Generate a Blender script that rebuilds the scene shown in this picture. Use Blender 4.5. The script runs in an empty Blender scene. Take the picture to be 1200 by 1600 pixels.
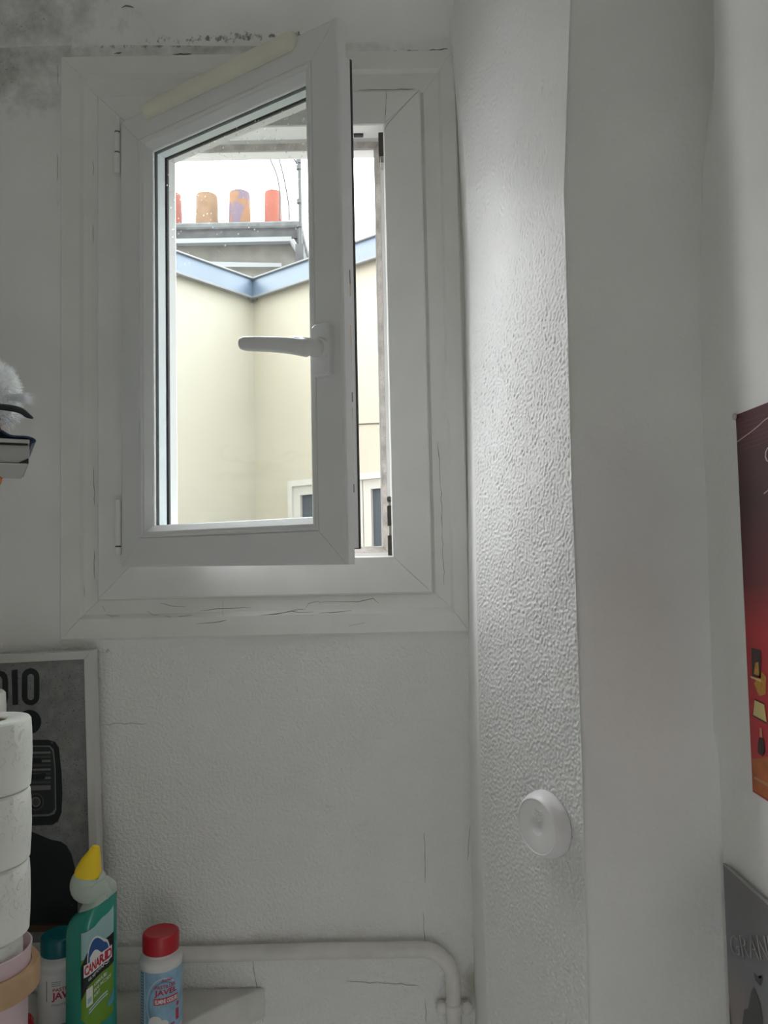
import bpy, bmesh, math, random
import numpy as np
from mathutils import Vector, Matrix

random.seed(4)
RNG = np.random.default_rng(7)
scn = bpy.context.scene
COL = scn.collection

# ------------------------------------------------------------------ camera
F_PX, PITCH, ROLL, YAW = 1204.0, 0.0537, 0.0207, 0.0032
EYE = Vector((0.0, -1.3, 1.5))
_F = Vector((math.sin(YAW) * math.cos(PITCH), math.cos(YAW) * math.cos(PITCH), math.sin(PITCH)))
_R0 = Vector((math.cos(YAW), -math.sin(YAW), 0.0))
_U0 = _R0.cross(_F)
_R = _R0 * math.cos(ROLL) - _U0 * math.sin(ROLL)
_U = _U0 * math.cos(ROLL) + _R0 * math.sin(ROLL)
cam_d = bpy.data.cameras.new('camera')
cam = bpy.data.objects.new('camera', cam_d)
COL.objects.link(cam)
cam.matrix_world = Matrix(((_R.x, _U.x, -_F.x, EYE.x), (_R.y, _U.y, -_F.y, EYE.y), (_R.z, _U.z, -_F.z, EYE.z), (0, 0, 0, 1)))
cam_d.sensor_fit = 'VERTICAL'
cam_d.sensor_height = 36.0
cam_d.lens = F_PX / 1600.0 * 36.0
cam_d.clip_start = 0.02
cam_d.clip_end = 200
scn.camera = cam

# ------------------------------------------------------------------ sky and exposure
world = bpy.data.worlds.new('overcast_sky')
scn.world = world
world.use_nodes = True
bg = world.node_tree.nodes['Background']
bg.inputs['Color'].default_value = (0.965, 0.985, 1.0, 1)
# overcast sky: the zenith three times as bright as the horizon
_wt = world.node_tree
_tc = _wt.nodes.new('ShaderNodeTexCoord'); _sx = _wt.nodes.new('ShaderNodeSeparateXYZ')
_wt.links.new(_tc.outputs['Generated'], _sx.inputs[0])
_mr = _wt.nodes.new('ShaderNodeMapRange')
_mr.inputs['From Min'].default_value = 0.0; _mr.inputs['From Max'].default_value = 1.0
_mr.inputs['To Min'].default_value = 12.6 / 3.0; _mr.inputs['To Max'].default_value = 12.6
_wt.links.new(_sx.outputs['Z'], _mr.inputs['Value'])
_wt.links.new(_mr.outputs[0], bg.inputs['Strength'])
pl = bpy.data.lights.new('window_portal', 'AREA')
pl.shape = 'RECTANGLE'; pl.size = 0.5; pl.size_y = 0.8
pl.cycles.is_portal = True
po = bpy.data.objects.new('window_portal', pl); COL.objects.link(po)
po.location = (-0.2, 0.10, 1.85); po.rotation_euler = (-math.pi / 2, 0, 0)
pl2 = bpy.data.lights.new('fill_opening_portal', 'AREA'); pl2.shape = 'RECTANGLE'; pl2.size = 0.33; pl2.size_y = 0.33  # portal of the opening added behind the viewer for fill light
pl2.cycles.is_portal = True
po2 = bpy.data.objects.new('fill_opening_portal', pl2); COL.objects.link(po2)
po2.location = (0.155, -1.91, 0.725); po2.rotation_euler = (math.pi / 2, 0, 0)
scn.view_settings.view_transform = 'Standard'
scn.view_settings.look = 'None'
scn.view_settings.gamma = 1.0
scn.view_settings.use_curve_mapping = False
scn.view_settings.exposure = 0.18
scn.cycles.max_bounces = 24
scn.cycles.diffuse_bounces = 16
scn.cycles.glossy_bounces = 4
scn.cycles.transparent_max_bounces = 16
scn.cycles.transmission_bounces = 8
scn.cycles.use_denoising = True
scn.cycles.sample_clamp_indirect = 8.0


# ------------------------------------------------------------------ helpers: rays
def ray(px, py):
    return _F + _R * ((px - 600.0) / F_PX) + _U * ((800.0 - py) / F_PX)


def U(px, py, Y):
    d = ray(px, py)
    return EYE + d * ((Y - EYE.y) / d.y)


def UZ(px, py, Z):
    d = ray(px, py)
    return EYE + d * ((Z - EYE.z) / d.z)


def UP(px, py, p0, n):
    d = ray(px, py)
    return EYE + d * ((Vector(p0) - EYE).dot(n) / d.dot(n))


# ------------------------------------------------------------------ helpers: materials
MATS = {}


def mat(name, col, rough=0.6, var=0.0, vscale=8.0, bump=0.0, bscale=60.0, bdist=0.002, metal=0.0, spec=0.5, detail=3.0,
        speck=None, sub=0.0, coat=0.0):
    m = bpy.data.materials.new(name)
    m.use_nodes = True
    nt = m.node_tree
    b = nt.nodes['Principled BSDF']
    b.inputs['Roughness'].default_value = rough
    b.inputs['Metallic'].default_value = metal
    b.inputs['Specular IOR Level'].default_value = spec
    b.inputs['Coat Weight'].default_value = coat
    if sub:
        b.inputs['Subsurface Weight'].default_value = sub
        b.inputs['Subsurface Radius'].default_value = (0.01, 0.01, 0.01)
    tc = nt.nodes.new('ShaderNodeTexCoord')
    last = None
    rgb = nt.nodes.new('ShaderNodeRGB'); rgb.outputs[0].default_value = (*col, 1)
    last = rgb.outputs[0]
    if var:
        n = nt.nodes.new('ShaderNodeTexNoise'); n.inputs['Scale'].default_value = vscale; n.inputs['Detail'].default_value = 5
        nt.links.new(tc.outputs['Object'], n.inputs['Vector'])
        r = nt.nodes.new('ShaderNodeMapRange')
        r.inputs['From Min'].default_value = 0.3; r.inputs['From Max'].default_value = 0.7
        r.inputs['To Min'].default_value = 1 - var; r.inputs['To Max'].default_value = 1 + var * 0.6
        nt.links.new(n.outputs['Fac'], r.inputs['Value'])
        mx = nt.nodes.new('ShaderNodeVectorMath'); mx.operation = 'SCALE'
        nt.links.new(last, mx.inputs[0]); nt.links.new(r.outputs[0], mx.inputs['Scale'])
        last = mx.outputs[0]
    if speck:
        sc_, thr, scol = speck
        n = nt.nodes.new('ShaderNodeTexNoise'); n.inputs['Scale'].default_value = sc_; n.inputs['Detail'].default_value = 2
        nt.links.new(tc.outputs['Object'], n.inputs['Vector'])
        r = nt.nodes.new('ShaderNodeMapRange')
        r.inputs['From Min'].default_value = thr; r.inputs['From Max'].default_value = thr + 0.06
        nt.links.new(n.outputs['Fac'], r.inputs['Value'])
        mx = nt.nodes.new('ShaderNodeMix'); mx.data_type = 'RGBA'
        nt.links.new(r.outputs[0], mx.inputs['Factor'])
        nt.links.new(last, mx.inputs['A']); mx.inputs['B'].default_value = (*scol, 1)
        last = mx.outputs['Result']
    nt.links.new(last, b.inputs['Base Color'])
    if bump:
        n = nt.nodes.new('ShaderNodeTexNoise'); n.inputs['Scale'].default_value = bscale; n.inputs['Detail'].default_value = detail
        nt.links.new(tc.outputs['Object'], n.inputs['Vector'])
        bp = nt.nodes.new('ShaderNodeBump'); bp.inputs['Strength'].default_value = bump; bp.inputs['Distance'].default_value = bdist
        nt.links.new(n.outputs['Fac'], bp.inputs['Height'])
        nt.links.new(bp.outputs[0], b.inputs['Normal'])
    MATS[name] = m
    return m


def add_stain(m, center, radius, scale, thr, col, amount=1.0, soft=0.1, detail=6.0):
    """mottled stain with a place of its own on a surface (object coordinates)"""
    nt = m.node_tree
    b = nt.nodes['Principled BSDF']
    src = b.inputs['Base Color'].links[0].from_socket
    tc = nt.nodes.new('ShaderNodeTexCoord')
    mp = nt.nodes.new('ShaderNodeMapping'); mp.vector_type = 'POINT'
    mp.inputs['Location'].default_value = [-c / r for c, r in zip(center, radius)]
    mp.inputs['Scale'].default_value = [1 / r for r in radius]
    nt.links.new(tc.outputs['Object'], mp.inputs['Vector'])
    ln = nt.nodes.new('ShaderNodeVectorMath'); ln.operation = 'LENGTH'
    nt.links.new(mp.outputs[0], ln.inputs[0])
    fall = nt.nodes.new('ShaderNodeMapRange'); fall.interpolation_type = 'SMOOTHSTEP'
    fall.inputs['From Min'].default_value = 0.0; fall.inputs['From Max'].default_value = 1.0
    fall.inputs['To Min'].default_value = 1.0; fall.inputs['To Max'].default_value = 0.0
    nt.links.new(ln.outputs['Value'], fall.inputs['Value'])
    n = nt.nodes.new('ShaderNodeTexNoise'); n.inputs['Scale'].default_value = scale; n.inputs['Detail'].default_value = detail
    n.inputs['Roughness'].default_value = 0.65
    nt.links.new(tc.outputs['Object'], n.inputs['Vector'])
    ad = nt.nodes.new('ShaderNodeMath'); ad.operation = 'MULTIPLY_ADD'
    nt.links.new(fall.outputs[0], ad.inputs[0]); ad.inputs[1].default_value = 0.35
    nt.links.new(n.outputs['Fac'], ad.inputs[2])
    r = nt.nodes.new('ShaderNodeMapRange')
    r.inputs['From Min'].default_value = thr; r.inputs['From Max'].default_value = thr + soft
    r.inputs['To Max'].default_value = amount
    nt.links.new(ad.outputs[0], r.inputs['Value'])
    ml = nt.nodes.new('ShaderNodeMath'); ml.operation = 'MULTIPLY'
    nt.links.new(r.outputs[0], ml.inputs[0])
    st = nt.nodes.new('ShaderNodeMapRange'); st.inputs['From Max'].default_value = 0.25
    nt.links.new(fall.outputs[0], st.inputs['Value'])
    nt.links.new(st.outputs[0], ml.inputs[1])
    mx = nt.nodes.new('ShaderNodeMix'); mx.data_type = 'RGBA'
    nt.links.new(ml.outputs[0], mx.inputs['Factor'])
    nt.links.new(src, mx.inputs['A']); mx.inputs['B'].default_value = (*col, 1)
    nt.links.new(mx.outputs['Result'], b.inputs['Base Color'])


def glass_mat(name, tint=(1, 1, 1), dirt=True):
    m = bpy.data.materials.new(name)
    m.use_nodes = True
    nt = m.node_tree
    for n in list(nt.nodes):
        if n.type != 'OUTPUT_MATERIAL':
            nt.nodes.remove(n)
    out = [n for n in nt.nodes if n.type == 'OUTPUT_MATERIAL'][0]
    tr = nt.nodes.new('ShaderNodeBsdfTransparent'); tr.inputs[0].default_value = (*tint, 1)
    gl = nt.nodes.new('ShaderNodeBsdfGlossy'); gl.inputs['Roughness'].default_value = 0.02
    lw = nt.nodes.new('ShaderNodeLayerWeight'); lw.inputs['Blend'].default_value = 0.5
    pw = nt.nodes.new('ShaderNodeMath'); pw.operation = 'POWER'; pw.inputs[1].default_value = 5.0
    nt.links.new(lw.outputs['Facing'], pw.inputs[0])
    fr = nt.nodes.new('ShaderNodeMath'); fr.operation = 'MULTIPLY_ADD'; fr.inputs[1].default_value = 0.6; fr.inputs[2].default_value = 0.02
    nt.links.new(pw.outputs[0], fr.inputs[0])
    mx = nt.nodes.new('ShaderNodeMixShader')
    nt.links.new(fr.outputs[0], mx.inputs[0]); nt.links.new(tr.outputs[0], mx.inputs[1]); nt.links.new(gl.outputs[0], mx.inputs[2])
    last = mx.outputs[0]
    if dirt:
        tc = nt.nodes.new('ShaderNodeTexCoord')
        vo = nt.nodes.new('ShaderNodeTexVoronoi'); vo.inputs['Scale'].default_value = 95
        nt.links.new(tc.outputs['Object'], vo.inputs['Vector'])
        r = nt.nodes.new('ShaderNodeMapRange')
        r.inputs['From Min'].default_value = 0.10; r.inputs['From Max'].default_value = 0.17
        r.inputs['To Min'].default_value = 0.75; r.inputs['To Max'].default_value = 0.0
        nt.links.new(vo.outputs['Distance'], r.inputs['Value'])
        no = nt.nodes.new('ShaderNodeTexNoise'); no.inputs['Scale'].default_value = 14
        nt.links.new(tc.outputs['Object'], no.inputs['Vector'])
        sep = nt.nodes.new('ShaderNodeSeparateXYZ'); nt.links.new(tc.outputs['Object'], sep.inputs[0])
        hr = nt.nodes.new('ShaderNodeMapRange')
        hr.inputs['From Min'].default_value = 0.38; hr.inputs['From Max'].default_value = 0.62
        hr.inputs['To Min'].default_value = 0.0; hr.inputs['To Max'].default_value = 0.5
        nt.links.new(sep.outputs['Z'], hr.inputs['Value'])
        th = nt.nodes.new('ShaderNodeMath'); th.operation = 'ADD'
        nt.links.new(no.outputs['Fac'], th.inputs[0]); nt.links.new(hr.outputs[0], th.inputs[1])
        tm = nt.nodes.new('ShaderNodeMapRange'); tm.inputs['From Min'].default_value = 0.7; tm.inputs['From Max'].default_value = 0.95
        nt.links.new(th.outputs[0], tm.inputs['Value'])
        mu = nt.nodes.new('ShaderNodeMath'); mu.operation = 'MULTIPLY'
        nt.links.new(r.outputs[0], mu.inputs[0]); nt.links.new(tm.outputs[0], mu.inputs[1])
        df = nt.nodes.new('ShaderNodeBsdfTranslucent'); df.inputs[0].default_value = (0.9, 0.9, 0.9, 1)
        m2 = nt.nodes.new('ShaderNodeMixShader')
        nt.links.new(mu.outputs[0], m2.inputs[0]); nt.links.new(last, m2.inputs[1]); nt.links.new(df.outputs[0], m2.inputs[2])
        last = m2.outputs[0]
    nt.links.new(last, out.inputs['Surface'])
    MATS[name] = m
    return m


WALLC = (0.865, 0.862, 0.85)
mat('plaster', WALLC, 0.62, var=0.05, vscale=5, bump=0.35, bscale=140, bdist=0.003, detail=2)
mat('plaster_smooth', WALLC, 0.62, var=0.03, vscale=4, bump=0.12, bscale=160, bdist=0.002)
mat('plaster_window', WALLC, 0.45, var=0.05, vscale=5, bump=0.6, bscale=190, bdist=0.0045, detail=2.0)
_nt = MATS['plaster_window'].node_tree               # orange-peel paint only under the window
_tc = _nt.nodes.new('ShaderNodeTexCoord'); _se = _nt.nodes.new('ShaderNodeSeparateXYZ'); _nt.links.new(_tc.outputs['Object'], _se.inputs[0])
_mr = _nt.nodes.new('ShaderNodeMapRange'); _mr.inputs['From Min'].default_value = 1.34; _mr.inputs['From Max'].default_value = 1.38
_mr.inputs['To Min'].default_value = 0.8; _mr.inputs['To Max'].default_value = 0.12
_nt.links.new(_se.outputs['Z'], _mr.inputs['Value'])
_nt.links.new(_mr.outputs[0], [n for n in _nt.nodes if n.type == 'BUMP'][0].inputs['Strength'])
mat('roughcast', (0.81, 0.81, 0.80), 0.46, var=0.02, vscale=6, bump=0.10, bscale=420, bdist=0.001)
mat('paint_trim', (0.82, 0.815, 0.79), 0.42, var=0.04, vscale=14, bump=0.35, bscale=45, bdist=0.002, detail=6)
mat('pvc', (0.77, 0.775, 0.78), 0.28, var=0.02, vscale=10)
mat('pvc_dirty', (0.82, 0.815, 0.80), 0.32, var=0.05, vscale=9)
mat('pvc_grime', (0.50, 0.46, 0.42), 0.7, var=0.35, vscale=45, speck=(800, 0.60, (0.22, 0.18, 0.15)))
mat('pvc_yellowed', (0.80, 0.78, 0.66), 0.4, var=0.04, vscale=20)
mat('rubber', (0.035, 0.038, 0.042), 0.5)
mat('spacer_alu', (0.74, 0.80, 0.83), 0.35, bump=0.3, bscale=500, bdist=0.0005)
mat('metal_dark', (0.12, 0.11, 0.095), 0.4, metal=0.6, var=0.3, vscale=80)
mat('metal_steel', (0.55, 0.53, 0.48), 0.35, metal=0.9, var=0.2, vscale=50)
mat('brass', (0.62, 0.47, 0.24), 0.4, metal=0.8)
mat('grime', (0.10, 0.085, 0.07), 0.9)
mat('crack', (0.26, 0.22, 0.18), 0.9)
glass_mat('glass_clean', (0.985, 0.995, 0.99), dirt=False)
glass_mat('glass_spotted', (0.985, 0.995, 0.99), dirt=True)
mat('pipe_paint', (0.74, 0.725, 0.68), 0.5, var=0.12, vscale=22, bump=0.3, bscale=60, bdist=0.002)
mat('cream_render', (0.465, 0.450, 0.403), 0.9, var=0.05, vscale=0.9, bump=0.1, bscale=30)
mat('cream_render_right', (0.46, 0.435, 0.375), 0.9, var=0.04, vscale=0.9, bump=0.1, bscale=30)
mat('zinc', (0.080, 0.120, 0.180), 0.45, var=0.12, vscale=5)
mat('zinc_edge', (0.20, 0.21, 0.225), 0.5)
mat('cement', (0.125, 0.122, 0.113), 0.95, var=0.25, vscale=6, bump=0.4, bscale=40, bdist=0.01)
mat('cement_cap', (0.105, 0.11, 0.115), 0.95, var=0.3, vscale=9, bump=0.3, bscale=40, bdist=0.01)
mat('cement_dark', (0.07, 0.07, 0.075), 0.95, var=0.3, vscale=8)
mat('terracotta_red', (0.18, 0.055, 0.04), 0.85, var=0.12, vscale=9)
mat('terracotta_ochre', (0.16, 0.098, 0.058), 0.85, var=0.2, vscale=9)
mat('terracotta_mixed', (0.19, 0.095, 0.045), 0.85, var=0.2, vscale=8, speck=(5, 0.5, (0.11, 0.08, 0.11)))
mat('terracotta_orange', (0.215, 0.062, 0.042), 0.85, var=0.08, vscale=9)
mat('galvanised', (0.055, 0.06, 0.065), 0.6)
mat('cable_black', (0.05, 0.05, 0.05), 0.6)
mat('far_pane', (0.07, 0.08, 0.10), 0.1)
mat('far_curtain', (0.06, 0.075, 0.095), 0.7)
mat('far_frame', (0.50, 0.50, 0.49), 0.5)
mat('roof_far', (0.30, 0.32, 0.35), 0.7)
# mould and stains on the window wall and ceiling
mw = MATS['plaster_window']
add_stain(mw, (-0.66, 0, 2.38), (0.26, 0.3, 0.16), 22, 0.56, (0.20, 0.20, 0.175), 0.75, soft=0.45)
add_stain(mw, (-0.66, 0, 2.36), (0.28, 0.3, 0.24), 150, 0.93, (0.07, 0.07, 0.06), 0.85, soft=0.10, detail=4)
add_stain(mw, (-0.36, 0, 2.392), (0.40, 0.3, 0.016), 90, 0.84, (0.10, 0.10, 0.09), 0.8, soft=0.12)
add_stain(mw, (-0.25, 0, 2.385), (0.50, 0.3, 0.03), 20, 0.62, (0.28, 0.28, 0.25), 0.7, soft=0.4)
add_stain(mw, (-0.25, 0, 2.335), (0.34, 0.3, 0.008), 110, 0.86, (0.08, 0.075, 0.07), 0.8, soft=0.1)
add_stain(mw, (-0.47, 0, 1.345), (0.05, 0.3, 0.012), 60, 0.76, (0.22, 0.17, 0.09), 0.8, soft=0.2)
add_stain(mw, (0.135, 0, 0.80), (0.03, 0.3, 0.09), 16, 0.62, (0.36, 0.32, 0.24), 0.6, soft=0.25)
add_stain(mw, (-0.2, 0, 0.868), (0.45, 0.3, 0.03), 12, 0.66, (0.50, 0.46, 0.38), 0.35, soft=0.3)
mc = MATS['plaster_smooth']


# ------------------------------------------------------------------ helpers: objects
def tag(o, label=None, cat=None, group=None, kind=None):
    if label: o['label'] = label
    if cat: o['category'] = cat
    if group: o['group'] = group
    if kind: o['kind'] = kind
    return o


def empty(name, loc=(0, 0, 0), rz=0.0):
    o = bpy.data.objects.new(name, None)
    COL.objects.link(o)
    o.location = loc
    o.rotation_euler = (0, 0, rz)
    o.empty_display_size = 0.05
    return o


def obj(name, verts, faces, m, parent=None, smooth=False, bevel=0.0, kind=None):
    me = bpy.data.meshes.new(name)
    me.from_pydata([tuple(v) for v in verts], [], faces)
    me.validate()
    bm = bmesh.new(); bm.from_mesh(me)
    bmesh.ops.recalc_face_normals(bm, faces=bm.faces)
    bm.to_mesh(me); bm.free()
    return finish(name, me, m, parent, smooth, bevel, kind)


def finish(name, me, m, parent=None, smooth=False, bevel=0.0, kind=None):
    o = bpy.data.objects.new(name, me)
    COL.objects.link(o)
    if m: me.materials.append(MATS[m] if isinstance(m, str) else m)
    if smooth:
        me.polygons.foreach_set('use_smooth', [True] * len(me.polygons))
        if smooth == 'auto':
            try: me.set_sharp_from_angle(angle=math.radians(40))
            except Exception: pass
    if bevel:
        b = o.modifiers.new('bevel', 'BEVEL'); b.width = bevel; b.segments = 2; b.limit_method = 'ANGLE'
    if parent: o.parent = parent
    if kind: o['kind'] = kind
    return o


def box_vf(x0, x1, y0, y1, z0, z1):
    v = [(x0, y0, z0), (x1, y0, z0), (x1, y1, z0), (x0, y1, z0), (x0, y0, z1), (x1, y0, z1), (x1, y1, z1), (x0, y1, z1)]
    f = [(0, 3, 2, 1), (4, 5, 6, 7), (0, 1, 5, 4), (1, 2, 6, 5), (2, 3, 7, 6), (3, 0, 4, 7)]
    return v, f


def merge(*vfs):
    V, Fc = [], []
    for v, f in vfs:
        n = len(V); V += list(v); Fc += [tuple(i + n for i in q) for q in f]
    return V, Fc


def box(name, x0, x1, y0, y1, z0, z1, m, parent=None, bevel=0.0, kind=None):
    return obj(name, *box_vf(x0, x1, y0, y1, z0, z1), m, parent, bevel=bevel, kind=kind)


def lathe(name, prof, m, parent=None, seg=40, center=(0, 0, 0), axis=None, smooth='auto', cap=True):
    """profile [(r, z)] about local z; axis = direction vector"""
    V, Fc = [], []
    n = len(prof)
    for i in range(seg):
        a = 2 * math.pi * i / seg
        for r, z in prof:
            V.append(Vector((r * math.cos(a), r * math.sin(a), z)))
    for i in range(seg):
        j = (i + 1) % seg
        for k in range(n - 1):
            Fc.append((i * n + k, j * n + k, j * n + k + 1, i * n + k + 1))
    if cap:
        if prof[0][0] > 1e-6: Fc.append(tuple(i * n for i in range(seg)))
        if prof[-1][0] > 1e-6: Fc.append(tuple(i * n + n - 1 for i in range(seg)))
    q = Vector((0, 0, 1)).rotation_difference(Vector(axis)) if axis is not None else None
    c = Vector(center)
    V = [(q @ v if q else v) + c for v in V]
    return obj(name, V, Fc, m, parent, smooth=smooth)


def tube_vf(pts, rad, seg=12, flat=1.0, upv=None, caps=True):
    pts = [Vector(p) for p in pts]
    rads = rad if isinstance(rad, (list, tuple)) else [rad] * len(pts)
    V, Fc = [], []
    prev = None
    for i, p in enumerate(pts):
        t = (pts[min(i + 1, len(pts) - 1)] - pts[max(i - 1, 0)]).normalized()
        if prev is None:
            a = Vector(upv) if upv is not None else (Vector((0, 0, 1)) if abs(t.z) < 0.9 else Vector((0, 1, 0)))
        else:
            a = prev
        a = (a - t * a.dot(t)).normalized(); prev = a
        b = t.cross(a)
        for k in range(seg):
            w = 2 * math.pi * k / seg
            V.append(p + a * (math.cos(w) * rads[i]) + b * (math.sin(w) * rads[i] * flat))
    for i in range(len(pts) - 1):
        for k in range(seg):
            l = (k + 1) % seg
            Fc.append((i * seg + k, i * seg + l, (i + 1) * seg + l, (i + 1) * seg + k))
    if caps:
        Fc.append(tuple(range(seg))); Fc.append(tuple((len(pts) - 1) * seg + k for k in range(seg)))
    return V, Fc


def tube(name, pts, rad, m, parent=None, seg=12, flat=1.0, upv=None, smooth='auto'):
    return obj(name, *tube_vf(pts, rad, seg, flat, upv), m, parent, smooth=smooth)


def spline(pts, n=8):
    """Catmull-Rom through points"""
    P = [Vector(p) for p in pts]
    P = [P[0] * 2 - P[1]] + P + [P[-1] * 2 - P[-2]]
    out = []
    for i in range(1, len(P) - 2):
        for k in range(n):
            t = k / n
            a, b, c, d = P[i - 1], P[i], P[i + 1], P[i + 2]
            out.append(0.5 * ((2 * b) + (c - a) * t + (2 * a - 5 * b + 4 * c - d) * t * t + (3 * b - a - 3 * c + d) * t ** 3))
    out.append(P[-2])
    return out


def mitred(name, rings, mats, parent, gap=0.0003, names=None, smooth=False):
    """rings: closed profile, each (x0, x1, z0, z1, y); four mitred members: bottom, right, top, left"""
    n = len(rings)
    out = []
    if not isinstance(mats, (list, tuple)): mats = [mats] * 4
    for s in range(4):
        V, Fc = [], []
        for (x0, x1, z0, z1, y) in rings:
            c = [(x0, z0), (x1, z0), (x1, z1), (x0, z1)]
            a, b = Vector(c[s]), Vector(c[(s + 1) % 4])
            d = (b - a).normalized() * gap
            a, b = a + d, b - d
            V.append((a.x, y, a.y)); V.append((b.x, y, b.y))
        for k in range(n):
            l = (k + 1) % n
            Fc.append((2 * k, 2 * k + 1, 2 * l + 1, 2 * l))
        Fc.append(tuple(2 * k for k in range(n))); Fc.append(tuple(2 * k + 1 for k in range(n)))
        nm = names[s] if names else name
        out.append(obj(nm, V, Fc, mats[s], parent, smooth=smooth))
    return out


def inset(x0, x1, z0, z1, prof):
    return [(x0 + s, x1 - s, z0 + s, z1 - s, y) for s, y in prof]


def ngon(name, pts3, m, parent=None):
    return obj(name, pts3, [tuple(range(len(pts3)))], m, parent)


def strip(name, top, bot, mapper, m, parent=None, n=16):
    """print patch between two height functions of u in 0..1; mapper(u, v) -> 3D"""
    V, Fc = [], []
    for i in range(n + 1):
        t = i / n
        V.append(mapper(*bot(t))); V.append(mapper(*top(t)))
    for i in range(n):
        Fc.append((2 * i, 2 * i + 2, 2 * i + 3, 2 * i + 1))
    return obj(name, V, Fc, m, parent)


def disc2(cx, cy, rx, ry, n=24, a0=0.0, a1=2 * math.pi):
    return [(cx + rx * math.cos(a0 + (a1 - a0) * i / n), cy + ry * math.sin(a0 + (a1 - a0) * i / n)) for i in range(n + (0 if a1 - a0 > 6.28 else 1))]


def flat(name, pts2, mapper, m, parent=None):
    """filled 2D outline mapped to 3D, tessellated so that it follows a curved label"""
    bm = bmesh.new()
    vs = [bm.verts.new((p[0], p[1], 0)) for p in pts2]
    f = bm.faces.new(vs)
    bmesh.ops.triangulate(bm, faces=[f])
    me = bpy.data.meshes.new(name)
    for v in bm.verts:
        v.co = mapper(v.co.x, v.co.y)
    bm.to_mesh(me); bm.free()
    return finish(name, me, m, parent)


def text(name, s, bx, mapper, m, parent=None, bold=0.0, shear=0.0, extrude=0.0):
    """lettering fitted into the box (x0, x1, y0, y1) of a print's own coordinates"""
    cu = bpy.data.curves.new(name, 'FONT')
    cu.body = s; cu.size = 1.0; cu.offset = bold; cu.shear = shear; cu.resolution_u = 3
    tmp = bpy.data.objects.new(name + '_tmp', cu)
    COL.objects.link(tmp)
    dg = bpy.context.evaluated_depsgraph_get()
    me = bpy.data.meshes.new_from_object(tmp.evaluated_get(dg))
    bpy.data.objects.remove(tmp); bpy.data.curves.remove(cu)
    co = np.zeros(len(me.vertices) * 3); me.vertices.foreach_get('co', co); co = co.reshape(-1, 3)
    lo, hi = co.min(0), co.max(0)
    x0, x1, y0, y1 = bx
    for v, c in zip(me.vertices, co):
        u = x0 + (c[0] - lo[0]) / (hi[0] - lo[0]) * (x1 - x0)
        w = y0 + (c[1] - lo[1]) / (hi[1] - lo[1]) * (y1 - y0)
        v.co = mapper(u, w)
    me.materials.clear()
    return finish(name, me, m, parent)


def smooth_noise(ny, nx, dy, dx, lam, seed, aniso=1.0):
    """band-passed noise with feature size lam (metres)"""
    r = np.random.default_rng(seed).standard_normal((ny, nx))
    fy = np.fft.fftfreq(ny, dy)[:, None] * aniso; fx = np.fft.fftfreq(nx, dx)[None, :]
    k = np.sqrt(fx ** 2 + fy ** 2); k0 = 1.0 / lam
    flt = np.exp(-((k - k0) / (0.45 * k0)) ** 2)
    o = np.real(np.fft.ifft2(np.fft.fft2(r) * flt))
    return o / o.std()


def interp_poly(poly, y):
    xs = [p[0] for p in poly]; ys = [p[1] for p in poly]
    return float(np.interp(y, ys, xs))


def extend(poly, y):
    """x of the polyline at image row y, continued straight beyond its ends"""
    if y < poly[0][1]:
        (xa, ya), (xb, yb) = poly[0], poly[1]
        return xa + (xb - xa) * (y - ya) / (yb - ya) * 0.3
    if y > poly[-1][1]:
        (xa, ya), (xb, yb) = poly[-2], poly[-1]
        return xb + (xb - xa) * (y - yb) / (yb - ya)
    return interp_poly(poly, y)


# ------------------------------------------------------------------ room shell
LEFT_X, BACK_Y, CEIL_Z = -0.78, -1.80, 2.52
TH = 0.066         # window wall thickness

# window rectangles (metres, wall plane y = 0)
FX0, FX1, FZ0, FZ1 = -0.4732, 0.0816, 1.5 - 0.0675, 1.5 + 0.7932       # pvc frame, outside edge
LX0, LX1 = -0.4283 + 0.018, U(605, 500, -0.02).x                       # lip of the rebate
LZ0, LZ1 = U(580, 869, -0.02).z, U(580, 195, -0.02).z
CS = 0.017
HX0, HX1, HZ0, HZ1 = LX0 - 0.004, LX1 + 0.004, LZ0 - 0.004, LZ1 + 0.004  # hole in the masonry

XR = 0.30          # the wall goes on behind the pier
vf = merge(box_vf(LEFT_X - 0.1, HX0, 0, TH, 0, CEIL_Z + 0.1), box_vf(HX1, XR, 0, TH, 0, CEIL_Z + 0.1),
           box_vf(HX0, HX1, 0, TH, 0, HZ0), box_vf(HX0, HX1, 0, TH, HZ1, CEIL_Z + 0.1))
wall_w = obj('wall_window', *vf, 'plaster_window')
tag(wall_w, 'white painted plaster wall around and below the open window', 'wall', kind='structure')
w = box('wall_left', LEFT_X - 0.1, LEFT_X, BACK_Y, 0, 0, CEIL_Z + 0.1, 'plaster_smooth')
tag(w, 'white side wall beyond the left edge of the view', 'wall', kind='structure')
TX0, TX1, TZ0, TZ1 = 0.00, 0.31, 0.57, 0.88        # low opening added behind the viewer to let in fill light
w = obj('wall_back', *merge(box_vf(LEFT_X - 0.1, TX0, BACK_Y - 0.1, BACK_Y, 0, CEIL_Z + 0.1), box_vf(TX1, 0.56, BACK_Y - 0.1, BACK_Y, 0, CEIL_Z + 0.1),
                            box_vf(TX0, TX1, BACK_Y - 0.1, BACK_Y, 0, TZ0), box_vf(TX0, TX1, BACK_Y - 0.1, BACK_Y, TZ1, CEIL_Z + 0.1)), 'plaster_smooth')
fill_win = empty('fill_opening')
tag(fill_win, 'small low window added in the wall behind the viewer for fill light, out of view', 'window', kind='structure')
box('pane', TX0, TX1, BACK_Y - 0.06, BACK_Y - 0.056, TZ0, TZ1, 'glass_clean', fill_win)
tag(w, 'white wall behind the viewer, out of view', 'wall', kind='structure')
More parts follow.
